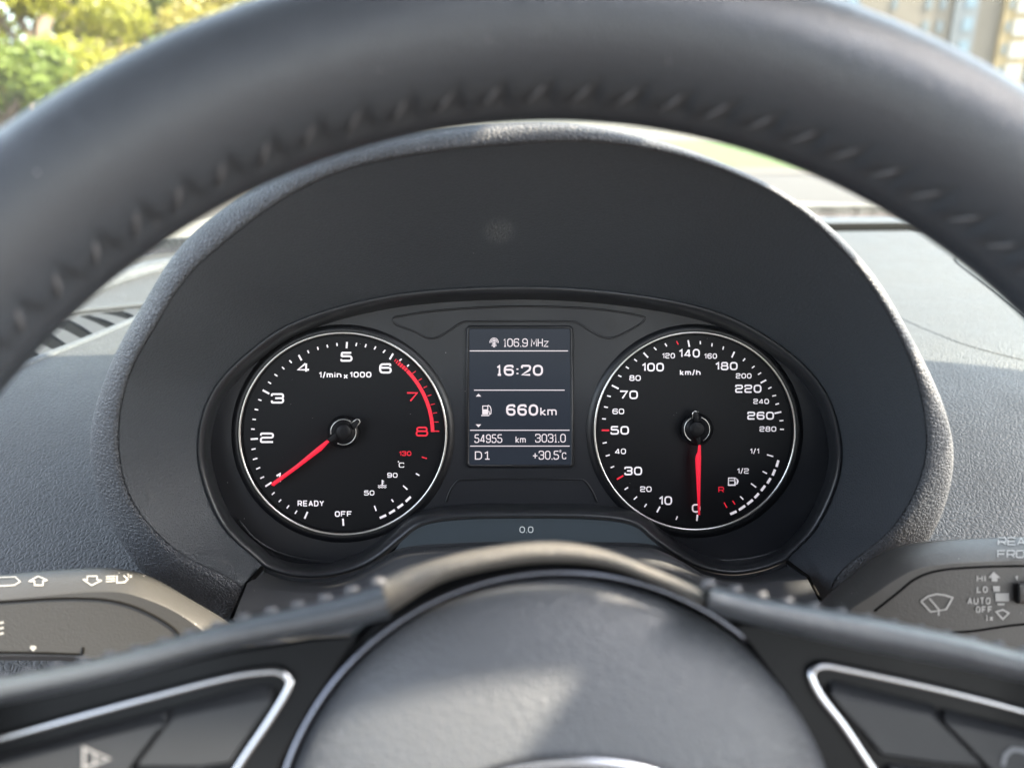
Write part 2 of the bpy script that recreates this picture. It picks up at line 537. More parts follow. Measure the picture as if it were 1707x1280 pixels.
def dial(name, z, c, rx, ry, label):
    cen = z(*c)
    ax, ay = rx / 3.3675, ry / 3.3675
    def ell(k, lift, n=96, add=0.0):
        return np.array([CL.at(cen[0] + (ax * k + add) * math.cos(a), cen[1] + (ay * k + add) * math.sin(a), lift) for a in np.linspace(0, 2 * math.pi, n, endpoint=False)])
    V, Fc = loft([ell(1, .0000, add=1.0), ell(1, .0014, add=1.0), ell(1, .0014, add=-4.0), ell(1, .0002, add=-5.0)], closed=True, cap=True)
    d = mesh(name, V, Fc, M['face'], cl, sharp=25)
    d['label'] = label
    mesh('dial_ring', *tube(ell(1, .0018, add=-.2), .00058, True, seg=10, nrm=CL.n), M['chromering'], d)
    mesh('dial_collar', *loft([ell(1, -.0006, add=14), ell(1, .0009, add=9), ell(1, .0015, add=3), ell(1, .0012, add=1.2)], closed=True), M['recess'], d)
    return d, cen

# --- tachometer
ta, tc_ = dial('tachometer', zA, (645, 648), 581, 566, 'rev counter dial with red arc and needle at one')
W_ = Print(CL, .0005); Rd = Print(CL, .0005)
def L(p, z, a, b, wd=7): p.line(z(*a), z(*b), wd / 3.3675)
for a, b in [((668,135),(666,170)),((397,208),(413,238)),((195,405),(232,425)),((127,680),(168,677)),((210,945),(245,922)),((927,200),(908,232)),((447,1087),(430,1125)),((645,1125),(648,1165))]:
    L(W_, zA, a, b, 10)
for a, b in [((723,140),(718,158)),((776,147),(770,165)),((830,160),(821,177)),((883,180),(871,195)),((447,182),(454,198)),((502,162),(507,179)),((556,150),(560,166)),((611,141),(613,158)),
             ((225,358),(242,369)),((261,315),(278,327)),((303,275),(317,288)),((345,238),(358,252)),((130,623),(150,624)),((137,568),(157,570)),((150,512),(170,516)),((170,457),(188,463)),
             ((132,738),(155,733)),((140,794),(165,787)),((158,848),(181,838)),((181,900),(203,890)),((246,992),(262,977)),((285,1032),(299,1018)),((330,1068),(343,1051)),((376,1098),(388,1080)),
             ((975,230),(963,240)),((1016,263),(1006,272)),((1055,872),(1075,884)),((983,940),(1007,962)),((918,1017),(929,1032)),((822,1053),(832,1082))]:
    L(W_, zA, a, b, 7.5)
for a, b in [((852,1122),(888,1106)),((905,1097),(937,1077)),((952,1066),(983,1044)),((998,1030),(1026,1003))]:
    L(W_, zA, a, b, 13)
for a, b in [((1055,298),(1035,312)),((1088,340),(1068,352)),((1118,383),(1098,392)),((1142,431),(1120,438)),((1162,481),(1138,487)),((1174,531),(1150,535)),((1182,583),(1158,584))]:
    L(Rd, zA, a, b, 4)
L(Rd, zA, (1088,780), (1117,788), 6); L(Rd, zA, (1140,635), (1186,635), 6)
def arcband(a0, a1, r0, r1, n):
    aa = np.radians(np.linspace(a0, a1, n))
    V = [zA(645 + r * math.cos(a), 648 - r * math.sin(a)) for a in aa for r in (r0, r1)]
    return V, [(2*i, 2*i+1, 2*i+3, 2*i+2) for i in range(n - 1)]
Rd.poly(*arcband(44.2, 1.0, 494, 514, 40))
for a0, wd, r in [(54.6,.5,497),(53.2,.8,494),(51.6,1.1,492),(49.9,1.3,492),(48.1,1.45,493),(46.2,1.5,494)]:
    Rd.poly(*arcband(a0, a0 - wd, r, 514, 3))
def T(p, z, t, cx, cy, tw, h, wd=9, **k):
    x, y = z(cx, cy)
    p.text(t, x, y, tw / 3.3675, h / 3.3675, wd / 3.3675, **k)
for t, cx, cy, tw, h in [('5',665,218,68,55),('4',424,278,72,55),('3',278,451,74,58),('2',219,672,78,58),('1',283,897,30,55),('6',884,283,70,57)]:
    T(W_, zA, t, cx, cy, tw, h, 13)
T(Rd, zA, '7', 1034, 443, 66, 54, 11); T(Rd, zA, '8', 1089, 637, 70, 54, 11)
T(W_, zA, '1/min', 574, 319, 126, 34, 8); T(W_, zA, 'x', 661, 324, 24, 34, 8); T(W_, zA, '1000', 744, 318, 122, 32, 8)
T(W_, zA, 'READY', 465, 1040, 148, 33, 7.5); T(W_, zA, 'OFF', 648, 1099, 96, 32, 7.5)
T(Rd, zA, '130', 995, 760, 68, 26, 5.5); T(W_, zA, '90', 923, 882, 58, 27, 6); T(W_, zA, '50', 793, 981, 58, 28, 6)
T(W_, zA, 'C', 974, 825, 30, 28, 5.5); T(W_, zA, 'o', 957, 812, 8, 20, 3)
L(W_, zA, (866,908), (866,938), 6); L(W_, zA, (866,914), (876,914), 4); L(W_, zA, (866,924), (876,924), 4)
for y0 in (940, 950):
    W_.path([zA(842 + 8 * i, y0 + (2.5 if i % 2 else -2.5)) for i in range(7)], 1.1)
W_.build('white_markings', M['white'], ta); Rd.build('red_markings', M['red'], ta)

def needle(z, hub, tip_pts, stem, knob, d, rr):
    P = [z(*p) for p in tip_pts]
    mesh('needle', *slab(CL, P, .0062, .0048, .00045, 2), M['needle'], d, sharp=40)
    mesh('needle_stem', *slab(CL, [z(*p) for p in stem], .0060, .0047, .0004, 2), M['needleblack'], d, sharp=40)
    h = z(*hub)
    def circ(r, lift, n=48): return np.array([CL.at(h[0] + r * math.cos(a), h[1] + r * math.sin(a), lift) for a in np.linspace(0, 2*math.pi, n, endpoint=False)])
    mesh('needle_hub', *loft([circ(27, .0006), circ(25.5, .0038), circ(24, .0045), circ(15, .0046), circ(13, .0066), circ(12, .0070), circ(4, .0071)], closed=True, cap=True), M['needleblack'], d)
    r = rr / 3.3675
    for a0, a1 in knob[1]:
        mesh('hub_ring', *tube(np.array([CL.at(h[0] + r * math.cos(R_(a)), h[1] - r * math.sin(R_(a)), .0046) for a in np.linspace(a0, a1, 40)]), .00022, seg=6, nrm=CL.n), M['chromering'], d)
    mesh('needle_tail', *slab(CL, [z(*p) for p in knob[0]], .0056, .0044, .0003, 2), M['needleblack'], d, sharp=40)
    mesh('tail_edge', *tube(CL.pts([z(*p) for p in knob[2]], .0055), .00022, seg=6, nrm=CL.n), M['chromering'], d)
needle(zA, (648, 640), [(556,683),(570,694),(527,742),(400,838),(258,943),(243,938),(245,924),(380,826),(500,726)],
       [(640,622),(662,646),(580,702),(556,690),(552,680)],
       ([(690,600),(725,566),(742,580),(738,600),(708,628)], [(55,190), (-118,20)], [(690,592),(723,567),(736,571),(742,584),(714,622)]), ta, 71)

# --- speedometer
sp, spc = dial('speedometer', zC, (668, 634), 563, 554, 'speedometer dial with red needle on zero')
W_ = Print(CL, .0005); Rd = Print(CL, .0005)
for a, b in [((630,125),(637,162)),((380,195),(405,222)),((202,378),(240,397)),((472,1058),(455,1090)),((682,1103),(679,1138)),((890,190),(875,222)),((1068,348),(1037,365)),((1153,527),(1115,535))]:
    L(W_, zC, a, b, 9)
for a, b in [((570,1112),(562,1132)),((397,1043),(385,1060)),((343,1002),(325,1018)),((293,950),(273,963)),((215,832),(195,840)),((190,768),(168,774)),((173,698),(150,703)),((168,567),(147,565)),
             ((180,502),(158,498)),((196,441),(175,436)),((256,330),(237,322)),((297,284),(280,273)),((343,243),(327,231)),((452,180),(438,165)),((511,160),(500,143)),((698,130),(699,148)),((765,142),(763,160)),
             ((829,160),(825,178)),((950,227),(938,242)),((1003,270),(988,281)),((1040,307),(1022,318)),((1098,388),(1080,397)),((1124,434),(1102,438)),((1140,480),(1120,485)),((1165,575),(1143,577)),((1168,625),(1146,624)),
             ((1073,767),(1108,777)),((1048,860),(1073,873)),((983,928),(1012,950)),((922,1000),(940,1018))]:
    L(W_, zC, a, b, 7)
for a, b in [((145,630),(187,630)),((230,905),(266,884))]: L(Rd, zC, a, b, 9)
for a, b in [((575,150),(565,130)),((880,1025),(893,1045)),((832,1035),(848,1065))]: L(Rd, zC, a, b, 6)
for a, b in [((1137,798),(1126,835)),((1118,850),(1104,883)),((1093,898),(1075,928)),((1062,940),(1040,970)),((1027,984),(1003,1009)),((993,1020),(962,1045)),((950,1053),(915,1077)),((902,1085),(866,1100))]:
    L(W_, zC, a, b, 14)
for t, cx, cy, tw, h in [('140',637,198,118,48),('100',432,276,124,48),('70',296,431,104,48),('50',246,630,104,48),('30',322,858,100,48),('10',503,1024,74,50),('0',675,1067,48,48),('180',845,270,126,46),('220',968,397,148,46),('260',1037,548,150,45)]:
    T(W_, zC, t, cx, cy, tw, h, 10.5)
for t, cx, cy, tw, h in [('120',520,212,72,30),('160',756,214,72,30),('80',332,337,64,31),('60',238,524,66,31),('40',250,748,62,31),('20',393,960,64,31),('200',942,325,88,29),('240',1040,468,88,29),('280',1078,623,94,29)]:
    T(W_, zC, t, cx, cy, tw, h, 6.5)
T(W_, zC, 'km/h', 642, 306, 116, 32, 8); T(W_, zC, '1/1', 1003, 747, 52, 30, 6); T(W_, zC, '1/2', 938, 858, 66, 30, 6)
T(Rd, zC, 'R', 816, 963, 32, 32, 6)
W_.path([zC(*p) for p in [(857,898),(892,898),(892,936),(857,936)]], 1.6, True); L(W_, zC, (853,938), (897,938), 6); L(W_, zC, (862,912), (888,912), 5)
W_.path([zC(*p) for p in [(884,900),(897,898),(906,910),(906,930),(898,932),(898,916)]], 1.2); W_.fill([zC(*p) for p in [(907,900),(914,917),(907,934)]])
W_.build('white_markings', M['white'], sp); Rd.build('red_markings', M['red'], sp)
needle(zC, (680, 625), [(687,712),(701,712),(703,780),(698,1000),(697,1105),(686,1104),(677,930),(670,790),(673,772),(683,750)],
       [(666,600),(694,600),(706,715),(683,715),(668,660)],
       ([(662,585),(660,535),(668,524),(686,524),(690,535),(694,585)], [(70,-62), (118,242)], [(656,565),(655,532),(668,523),(690,527)]), sp, 71)

# --- centre screen and lower strip
scr = [zB(*p) for p in [(120,228),(126,222),(592,222),(598,228),(602,860),(596,866),(126,866),(120,860)]]
mesh('screen_frame', *loft([CL.pts(inset(scr, -6), -.0004), CL.pts(inset(scr, -5), .0006), CL.pts(inset(scr, -1), .0006), CL.pts(inset(scr, 0), .0001)], closed=True), M['recess'], cl)
ds = mesh('display_screen', *loft([CL.pts(scr, -.0003), CL.pts(scr, .0003)], closed=True, cap=True), M['lcd'], cl, smooth=False)
D = Print(CL, .0005)
def LB(a, b, wd): D.line(zB(*a), zB(*b), wd / 2.8458)
LB((122,327),(589,327),4); LB((143,513),(573,513),4); LB((124,703),(596,703),4); LB((124,778),(597,778),4)
def TB(t, x0, x1, y0, y1, wd, r=.34, **k):
    a, b = zB((x0 + x1) / 2, (y0 + y1) / 2)
    D.text(t, a, b, (x1 - x0) / 2.8458, (y1 - y0) / 2.8458, wd / 2.8458, r=r, font=LCD, **k)
TB('106.9', 283, 398, 268, 308, 5.2); TB('MHz', 413, 497, 268, 308, 5.2)
TB('16:20', 250, 470, 393, 445, 11.5); TB('660', 295, 447, 580, 634, 12); TB('km', 457, 535, 593, 634, 7.5, r=.2)
TB('54955', 145, 277, 722, 763, 5.4); TB('km', 340, 388, 731, 763, 5, r=.2); TB('3031.0', 433, 578, 720, 761, 5.4)
TB('D', 147, 181, 803, 842, 5.8); TB('1', 192, 219, 803, 842, 5.8); TB('+30.5', 420, 546, 800, 842, 5.4); TB('C', 560, 580, 808, 840, 4.6); TB('o', 548, 557, 796, 826, 3)
D.fill([zB(*p) for p in [(151,543),(164,530),(177,543)]]); D.fill([zB(*p) for p in [(151,675),(177,675),(164,689)]])
D.fill([zB(*p) for p in [(182,606),(210,606),(210,628),(182,628)]]); D.path([zB(*p) for p in [(184,588),(208,588),(208,606),(184,606)]], 1.5, True); LB((177,633),(215,633),5)
D.path([zB(*p) for p in [(208,584),(219,590),(224,604),(223,624),(217,628),(213,610)]], 1.4)
for r in (8, 14, 20):
    D.path([zB(238 + r * math.cos(R_(a)), 286 - r * math.sin(R_(a))) for a in np.linspace(-10 if r > 8 else 0, 190 if r > 8 else 180, 14)], 1.1)
for k, hw in enumerate((8, 10, 12, 5)): LB((238 - hw, 290 + 6 * k), (238 + hw, 290 + 6 * k), 3.4)
LB((238,272),(238,306),4)
D.build('screen_readout', M['lcdtext'], ds)
strip = [(655,922),(668,903),(690,884),(706,872),(726,866),(800,862),(876,861),(960,862),(1030,865),(1052,871),(1072,884),(1090,900),(1102,918),(990,906),(876,905),(770,907)]
st = mesh('trip_display', *loft([CL.pts(strip, -.003), CL.pts(strip, .0125)], closed=True, cap=True), M['lcdstrip'], cl, sharp=30)
D = Print(CL, .0128)
TB('0', 359, 384, 1159, 1189, 4, r=.45); TB('0', 399, 424, 1159, 1189, 4, r=.45); TB('.', 389, 394, 1159, 1189, 4)
D.build('strip_readout', M['striptext'], st)

# ------------------------------------------------------------------ dashboard
PROF = [(1150,.30),(1000,.330),(940,.345),(860,.370),(780,.398),(700,.432),(640,.468),(600,.505),(570,.545),(545,.59),(500,.68),(450,.78),(420,.85),(400,.905),(391,.94)]
def p2yz(py, y):
    a = PITCH + math.atan((py - 640) / F)
    return y, -y * math.tan(a)
pyz = spline([p2yz(*q) for q in PROF], 90)
pm = pyz[:, 1] / pyz[:, 0]
def on_dash(px, py, lift=0.0):
    r = ray(px, py)
    m = r[2] / r[1]
    i = np.searchsorted(pm, m)
    i = min(max(i, 1), len(pm) - 1)
    t = (m - pm[i - 1]) / (pm[i] - pm[i - 1])
    q = pyz[i - 1] + (pyz[i] - pyz[i - 1]) * t
    e = pyz[i] - pyz[i - 1]; e = e / np.linalg.norm(e)
    n = np.array([0, -e[1], e[0]])
    return CAM + r * (q[0] / r[1]) + n * lift
da = thing('dashboard', 'grained dark grey dashboard with an arched visor hood over the instrument cluster', 'dashboard', CAM + np.array([.03, .5, -.3]))
xs = np.r_[np.linspace(-.75, -.02, 40), np.linspace(.07, 1.15, 60)]
def dash_patch(x0, x1, j0, j1, nx):
    xx = np.linspace(x0, x1, nx)
    V = [CAM + np.array([x, y, z]) for y, z in pyz[j0:j1] for x in xx]
    m = j1 - j0
    return V, [(j*nx+i, j*nx+i+1, (j+1)*nx+i+1, (j+1)*nx+i) for j in range(m-1) for i in range(nx-1)]
mb = MB()
mb.add(*dash_patch(-.75, -.105, 0, 52, 30)); mb.add(*dash_patch(.165, 1.2, 0, 52, 45)); mb.add(*dash_patch(-.75, 1.2, 51, 90, 80))
# far lip of the dash, down into the windscreen cowl
ye, ze = pyz[-1]
V = [CAM + np.array([x, y, z]) for y, z in [(ye, ze), (ye + .003, ze - .002), (ye + .006, ze - .03), (ye + .03, ze - .06)] for x in np.linspace(-.75, 1.2, 40)]
mb.add(V, [(j*40+i, j*40+i+1, (j+1)*40+i+1, (j+1)*40+i) for j in range(3) for i in range(39)])
mesh('dash_top', mb.V, mb.F, M['dash'], da)
# visor hood
C0d = [(x, y, .3565) for x, y in C0]
c0 = np.concatenate([[U(390,1035,.343)], CL.pts(C0, .0155), [U(1370,1012,.343)]])
C1 = [(378,1066,.347),(405,982,.345),(300,920,.335),(225,840,.325),(199,745,.316),(212,640,.306),(258,548,.297),(345,430,.287),(560,290,.276),(880,240,.270),(1090,252,.272),(1280,318,.277),(1400,415,.285),(1480,525,.294),(1532,650,.304),(1540,770,.315),(1490,875,.328),(1395,960,.342),(1374,1040,.345)]
C2 = [(340,1120,.352),(330,1030,.348),(235,960,.342),(165,840,.332),(146,740,.322),(172,630,.311),(232,512,.300),(335,373,.289),(560,250,.277),(880,203,.271),(1100,234,.273),(1310,322,.279),(1440,435,.288),(1520,560,.298),(1580,690,.309),(1592,785,.321),(1560,890,.335),(1480,1000,.348),(1440,1080,.352)]
k1 = np.array([U(*p) for p in C1]); k2 = np.array([U(*p) for p in C2])
def st_(P): return stations(P, 10)
s0, s1, s2 = st_(c0), st_(k1), st_(k2)
def lip(f, dd): return [U(a[0]*(1-f)+b[0]*f, a[1]*(1-f)+b[1]*f, a[2]*(1-f)+b[2]*f + dd) for a, b in zip(C1, C2)]
LIP = [(0, .0008), (.08, -.0008), (.22, -.0018), (.40, -.0020), (.56, -.0016), (.72, -.0006), (.84, .0008), (.93, .0024)]
k2 = k2 + np.array([0, .0042, -.0003])
s2 = st_(k2)
back1 = k2 + np.array([0, .006, -.0012])
back2 = k2 + np.array([0, .03, -.009])
back3 = k2 + np.array([0, .13, -.05])
# lining: gently bowed between lip and cluster
def lerp(a, b, t): return a * (1 - t) + b * t
lin = [s1, lerp(s1, s0, .05) , lerp(s1, s0, .25), lerp(s1, s0, .5), lerp(s1, s0, .75), s0]
hood = mesh('visor_hood', *loft([st_(lip(*q)) for q in LIP] + [s2, st_(back1), st_(back2), st_(back3)]), M['hood'], da)
mesh('visor_lining', *loft(lin), M['lining'], hood)

ctr = Surf(bpy.data.objects['visor_lining']).at(832, 386) - origin(hood)
def smudge(m, c):
    L = m.node_tree.links; p = m.node_tree.nodes['Principled BSDF']
    tc = N(m, 'ShaderNodeTexCoord')
    vm = N(m, 'ShaderNodeVectorMath', operation='SUBTRACT'); vm.inputs[1].default_value = tuple(c); L.new(tc.outputs['Object'], vm.inputs[0])
    sc_ = N(m, 'ShaderNodeVectorMath', operation='MULTIPLY'); sc_.inputs[1].default_value = (1, .55, 1); L.new(vm.outputs[0], sc_.inputs[0])
    ln = N(m, 'ShaderNodeVectorMath', operation='LENGTH'); L.new(sc_.outputs[0], ln.inputs[0])
    mr = N(m, 'ShaderNodeMapRange', interpolation_type='SMOOTHSTEP'); mr.inputs['From Min'].default_value = .0085; mr.inputs['From Max'].default_value = .003; L.new(ln.outputs['Value'], mr.inputs['Value'])
    wv = N(m, 'ShaderNodeTexWave', i_Scale=320.0, i_Distortion=14.0, i_Detail=5.0); wv.inputs['Detail Scale'].default_value = 1.5; L.new(vm.outputs[0], wv.inputs['Vector'])
    pw = N(m, 'ShaderNodeMath', operation='POWER'); pw.inputs[1].default_value = 2.5; L.new(wv.outputs['Fac'], pw.inputs[0])
    mu = N(m, 'ShaderNodeMath', operation='MULTIPLY'); L.new(pw.outputs[0], mu.inputs[0]); L.new(mr.outputs[0], mu.inputs[1])
    m2 = N(m, 'ShaderNodeMath', operation='MULTIPLY'); m2.inputs[1].default_value = .5; L.new(mu.outputs[0], m2.inputs[0])
    mx = N(m, 'ShaderNodeMix', data_type='RGBA'); mx.inputs['B'].default_value = (.22, .23, .23, 1)
    src = p.inputs['Base Color'].links[0].from_socket if p.inputs['Base Color'].links else None
    if src: L.new(src, mx.inputs['A'])
    else: mx.inputs['A'].default_value = p.inputs['Base Color'].default_value
    L.new(m2.outputs[0], mx.inputs['Factor']); L.new(mx.outputs['Result'], p.inputs['Base Color'])
smudge(M['lining'], ctr)
# dark sheets added behind the cluster and dash to block light leaks
mesh('cluster_light_block', *loft([CL.pts(inset(out2, -26), -.004), CL.pts(inset(out2, -26), -.012)], closed=True, cap=True), M['dark'], cl, smooth=False)
mesh('dash_light_block', *box(CAM + np.array([.03, .44, -.40]), (.30, .02, .36)), M['dark'], da, smooth=False)
# column trim shelf under the cluster
T0 = [(440,947),(480,961),(535,964),(590,952),(630,932),(675,912),(760,905),(870,902),(990,903),(1085,907),(1125,927),(1170,950),(1220,959),(1270,952),(1310,937)]
T1 = [(412,972),(470,983),(540,984),(590,970),(635,944),(680,923),(760,914),(870,911),(990,912),(1090,917),(1132,933),(1182,961),(1240,973),(1300,966),(1345,962)]
T2 = [(388,1032),(450,1062),(540,1085),(600,1085),(650,1085),(700,1085),(760,1085),(870,1085),(990,1085),(1090,1085),(1132,1085),(1182,1080),(1240,1070),(1300,1040),(1367,1005)]
t0 = CL.pts(T0, .0150); t00 = CL.pts([(x, y + 6) for x, y in T0], .0145)
t1 = np.array([U(x, y, .3440) for x, y in T1]); t15 = np.array([U(x + .04*(X-x), y + .05*(Y-y), .3405) for (x, y), (X, Y) in zip(T1, T2)]); t2 = np.array([U(x, y, .318) for x, y in T2])
mesh('column_trim', *loft([st_(t0), st_(t00), st_(t1), st_(t15), st_(t2)]), M['soft'], da, sharp=60)
mesh('trim_gap', *tube(np.array([U(438,946,.3555), U(412,974,.348), U(386,1034,.330)]), .0012, seg=8), M['dark'], da)
mesh('trim_gap', *tube(np.array([U(1312,936,.3555), U(1347,962,.348), U(1370,1006,.330)]), .0010, seg=8), M['dark'], da)

# left demister vent on the dash top
vt = mesh('air_vent', *loft([np.array([on_dash(x, y, .0004) for x, y in spline([(20,612),(90,585),(160,557),(238,522)], 40)]), np.array([on_dash(x, y, .0004) for x, y in spline([(-20,560),(60,545),(150,525),(245,515)], 40)])]), M['dark'], da)  # flat black plate carries the shade of the vent recess in its colour
bar = np.array([on_dash(x, y, .0015) for x, y in spline([(-40,538),(60,530),(130,521),(180,516),(250,509)], 40)])
mesh('vent_frame', *tube(bar, .0040, seg=10, flat=.6, nrm=(0, -.2, 1)), M['soft'], vt)
for (a, b, wd) in [((20,566),(72,598),15), ((62,545),(112,577),17), ((112,533),(160,562),17), ((150,528),(200,546),12), ((-20,585),(30,615),15), ((205,521),(232,534),10)]:
    P = np.array([on_dash(a[0], a[1], .001), on_dash(*( (np.array(a)+b)/2 ), .0022), on_dash(b[0], b[1], .0014)])
    e = np.array([on_dash(a[0] + wd, a[1] - 5, .001), on_dash((a[0]+b[0])/2 + wd + 4, (a[1]+b[1])/2 - 6, .0026), on_dash(b[0] + wd + 8, b[1] - 9, .0014)])
    dn = np.array([0, 0, -.003])
    mesh('vent_slat', *loft([spline(P + dn, 12), spline(P, 12), spline(e, 12), spline(e + dn, 12)]), M['slat'], vt, sharp=40)
mesh('vent_rail', *tube(np.array([on_dash(x, y, -.0004) for x, y in spline([(-40,640),(24,614),(94,587),(164,559),(250,522)], 40)]), .0042, seg=10, flat=.7, nrm=(0, -.2, 1)), M['hood'], vt)
# padded roll and far strip on the left
mesh('dash_roll', *tube(np.array([on_dash(x, y, .0) for x, y in spline([(60,520),(140,487),(210,462),(290,444),(420,430)], 40)]), .012, seg=16, flat=.8, nrm=(0, 0, 1)), M['hood'], da)
# seam of the retractable screen lid and the crease on the right
seam = [(1705,438),(1640,430),(1610,427),(1596,428),(1592,432),(1600,442),(1650,480),(1705,524),(1760,570)]
mesh('lid_seam', *tube(np.array([on_dash(x, y, .0001) for x, y in spline(seam, 70)]), .0008, seg=6, nrm=(0, 0, 1)), M['dark'], da)
mesh('lid_lip', *tube(np.array([on_dash(x + 4, y + 1.2, .0004) for x, y in spline(seam, 70)]), .0013, seg=8, flat=.5, nrm=(0, 0, 1)), M['hood'], da)
mesh('dash_crease', *tube(np.array([on_dash(x, y, -.0006) for x, y in spline([(1500,530),(1560,556),(1620,578),(1705,600),(1800,622)], 50)]), .0011, seg=8, nrm=(0, -.3, 1)), M['dash'], da)
def yz_at(py, y): return np.array([y, -y * math.tan(PITCH + math.atan((py - 640) / F))])
def xbar(name, prof_, x0, x1, m, parent):
    V, n = [], 24
    q = [yz_at(*p) for p in prof_]
    for y, z in q:
        for x in np.linspace(x0, x1, n): V.append(CAM + np.array([x, y, z]))
    return mesh(name, V, [(k*n+i, k*n+i+1, (k+1)*n+i+1, (k+1)*n+i) for k in range(len(q)-1) for i in range(n-1)], m, parent)
xbar('slot_shade_strip', [(395, .985), (377, .985), (376.5, 1.0)], .12, 1.0, M['dark'], da)  # black strip stands in for the shade in the gap before the pad
xbar('demister_pad', [(376.4, 1.0), (374, 1.005), (369, 1.03), (366, 1.06), (376, 1.09)], .12, 1.0, M['hood'], da)

# ------------------------------------------------------------------ stalks
SPL = Plane(U(120, 1010, .300), elev_n(14))
def stalk(name, label, outl, ridge, panel, extra, plane, icons):
    o = thing(name, label, 'control stalk', plane.at(*outl[len(outl)//2]))
    def clo(p, n=120): return spline(p, n, True)
    oo, ri = stations(np.array(outl + outl[:1]), 8)[:-1], stations(np.array(ridge + ridge[:1]), 8)[:-1]
    mid_ = (oo * .45 + ri * .55)
    V, Fc = loft([plane.pts(oo, -.03), plane.pts(oo, -.003), plane.pts(oo * .93 + ri * .07, .0005), plane.pts(mid_, .0062), plane.pts(oo * .1 + ri * .9, .0095), plane.pts(ri, .0102)], closed=True, cap=True)
    body = mesh('stalk_body', V, Fc, M['stalk'], o, sharp=50)
    body.modifiers.new('weighted', 'WEIGHTED_NORMAL').keep_sharp = True
    for p in panel:
        mesh('panel_gap', *tube(plane.pts(spline(p, 60), .0102), .0005, seg=6, nrm=plane.n), M['dark'], o)
    icons(o, Surf(body))
    return o
def icoL(o, pl):
    P = Print(pl, .0003)
    P.path([(-14,966),(-14,978),(24,976),(34,970),(26,962),(-2,963)], 1.6); 
    for k in range(3): P.line((-30, 966 + 4*k), (-6, 966 + 4*k - 1), 1.4)
    P.path([(64,961),(80,968),(72,969),(72,976),(58,976),(58,969),(48,970)], 1.8, True)
    P.path([(153,976),(170,968),(162,967),(162,961),(146,961),(146,967),(138,966)], 1.6, True)
    for k in range(3): P.line((177, 962 + 4*k), (192, 961 + 4*k), 1.6)
    P.path([(195,960),(195,972),(208,971),(213,966),(206,960)], 2.0, False)
    P.text('1x', 216, 960, 9, 8, 1.4)
    P.build('stalk_symbols', M['icon'], o)
    Q = Print(pl, .0003)
    for k in range(3): Q.line((0, 1038 + 9*k), (7, 1036 + 9*k), 4)
    Q.fill([(50,1079),(56,1085),(62,1079),(60,1075),(52,1075)])
    Q.build('lamp_symbol', M['icon'], o)
stalk('indicator_stalk', 'dark indicator stalk with headlamp symbols, left of the steering column', 
      [(-260,985),(-100,966),(0,958),(75,951),(170,946),(225,952),(262,966),(320,1000),(375,1033),(415,1065),(420,1100),(300,1125),(140,1104),(0,1100),(-260,1100)],
      [(-260,1020),(-100,1008),(0,1000),(65,994),(150,987),(205,988),(258,1004),(300,1024),(345,1055),(380,1078),(385,1092),(290,1112),(140,1096),(0,1093),(-260,1094)],
      [[(-260,1018),(0,1003),(80,998),(131,997),(180,1000),(225,1011),(270,1033),(296,1053),(298,1066)], [(-100,1087),(0,1087),(70,1088),(130,1090),(138,1088),(139,1078)]], None, SPL, icoL)
SPR = Plane(U(1600, 980, .300), elev_n(14))
def icoR(o, pl):
    P = Print(pl, .0003)
    P.text('REAR', 1694, 903, 62, 13, 2.2, r=.15); P.text('FRONT', 1700, 924, 76, 13, 2.2, r=.15)
    P.build('stalk_lettering', M['icon'], o)
    Q = Print(pl, .0003)
    z = lambda x, y: (1107 + x / 2.845, 860 + y / 2.845)
    def tx(t, cx, cy, tw, h, wd=8): Q.text(t, *z(cx, cy), tw / 2.845, h / 2.845, wd / 2.845, r=.3, font=LCD)
    tx('HI', 1502, 294, 44, 32); tx('LO', 1506, 346, 52, 32); tx('AUTO', 1491, 400, 110, 34); tx('OFF', 1515, 441, 78, 32); tx('1x', 1540, 480, 36, 30)
    Q.path([z(1216,402), z(1250,378), z(1290,368), z(1330,373), z(1366,385), z(1335,440)], 3.2); Q.path([z(1216,402), z(1262,452), z(1330,440)][:2], 3.2)
    Q.path([z(1255,388), z(1300,440), z(1300,470)], 3.0); Q.path([z(1262,452), z(1300,446), z(1338,440)], 2.6)
    Q.fill([z(1535,290), z(1560,262), z(1592,290), z(1578,292), z(1578,308), z(1550,308), z(1550,292)])
    Q.fill([z(1556,330), z(1590,330), z(1590,356), z(1560,356)]); Q.fill([z(1568,364), z(1632,364), z(1634,402), z(1570,402)]); Q.fill([z(1578,412), z(1612,412), z(1612,421), z(1578,421)])
    Q.path([z(1572,452), z(1604,442), z(1632,458), z(1604,486)], 3.0, True)
    Q.fill([z(1662,285), z(1676,280), z(1672,304)])
    Q.build('wiper_symbols', M['icon'], o)
stalk('wiper_stalk', 'dark wiper stalk lettered HI LO AUTO OFF, right of the steering column',
      [(1930,893),(1800,894),(1707,895),(1634,897),(1546,902),(1494,912),(1455,931),(1420,957),(1371,1000),(1350,1040),(1380,1090),(1600,1130),(1930,1130)],
      [(1930,931),(1800,932),(1707,934),(1650,936),(1585,940),(1535,947),(1500,962),(1455,992),(1415,1019),(1395,1045),(1410,1072),(1600,1100),(1930,1100)],
      [[(1930,941),(1707,943),(1634,945),(1570,950),(1529,963),(1494,990),(1458,1018)], [(1530,1056),(1617,1052),(1707,1040),(1930,1020)]], None, SPR, icoR)
SPRknob = mesh('stalk_slider', *slab(SPR, [(1697,972),(1760,968),(1760,1010),(1697,1006)], .0135, .010, .002), M['stalk'], bpy.data.objects['wiper_stalk'], sharp=40)

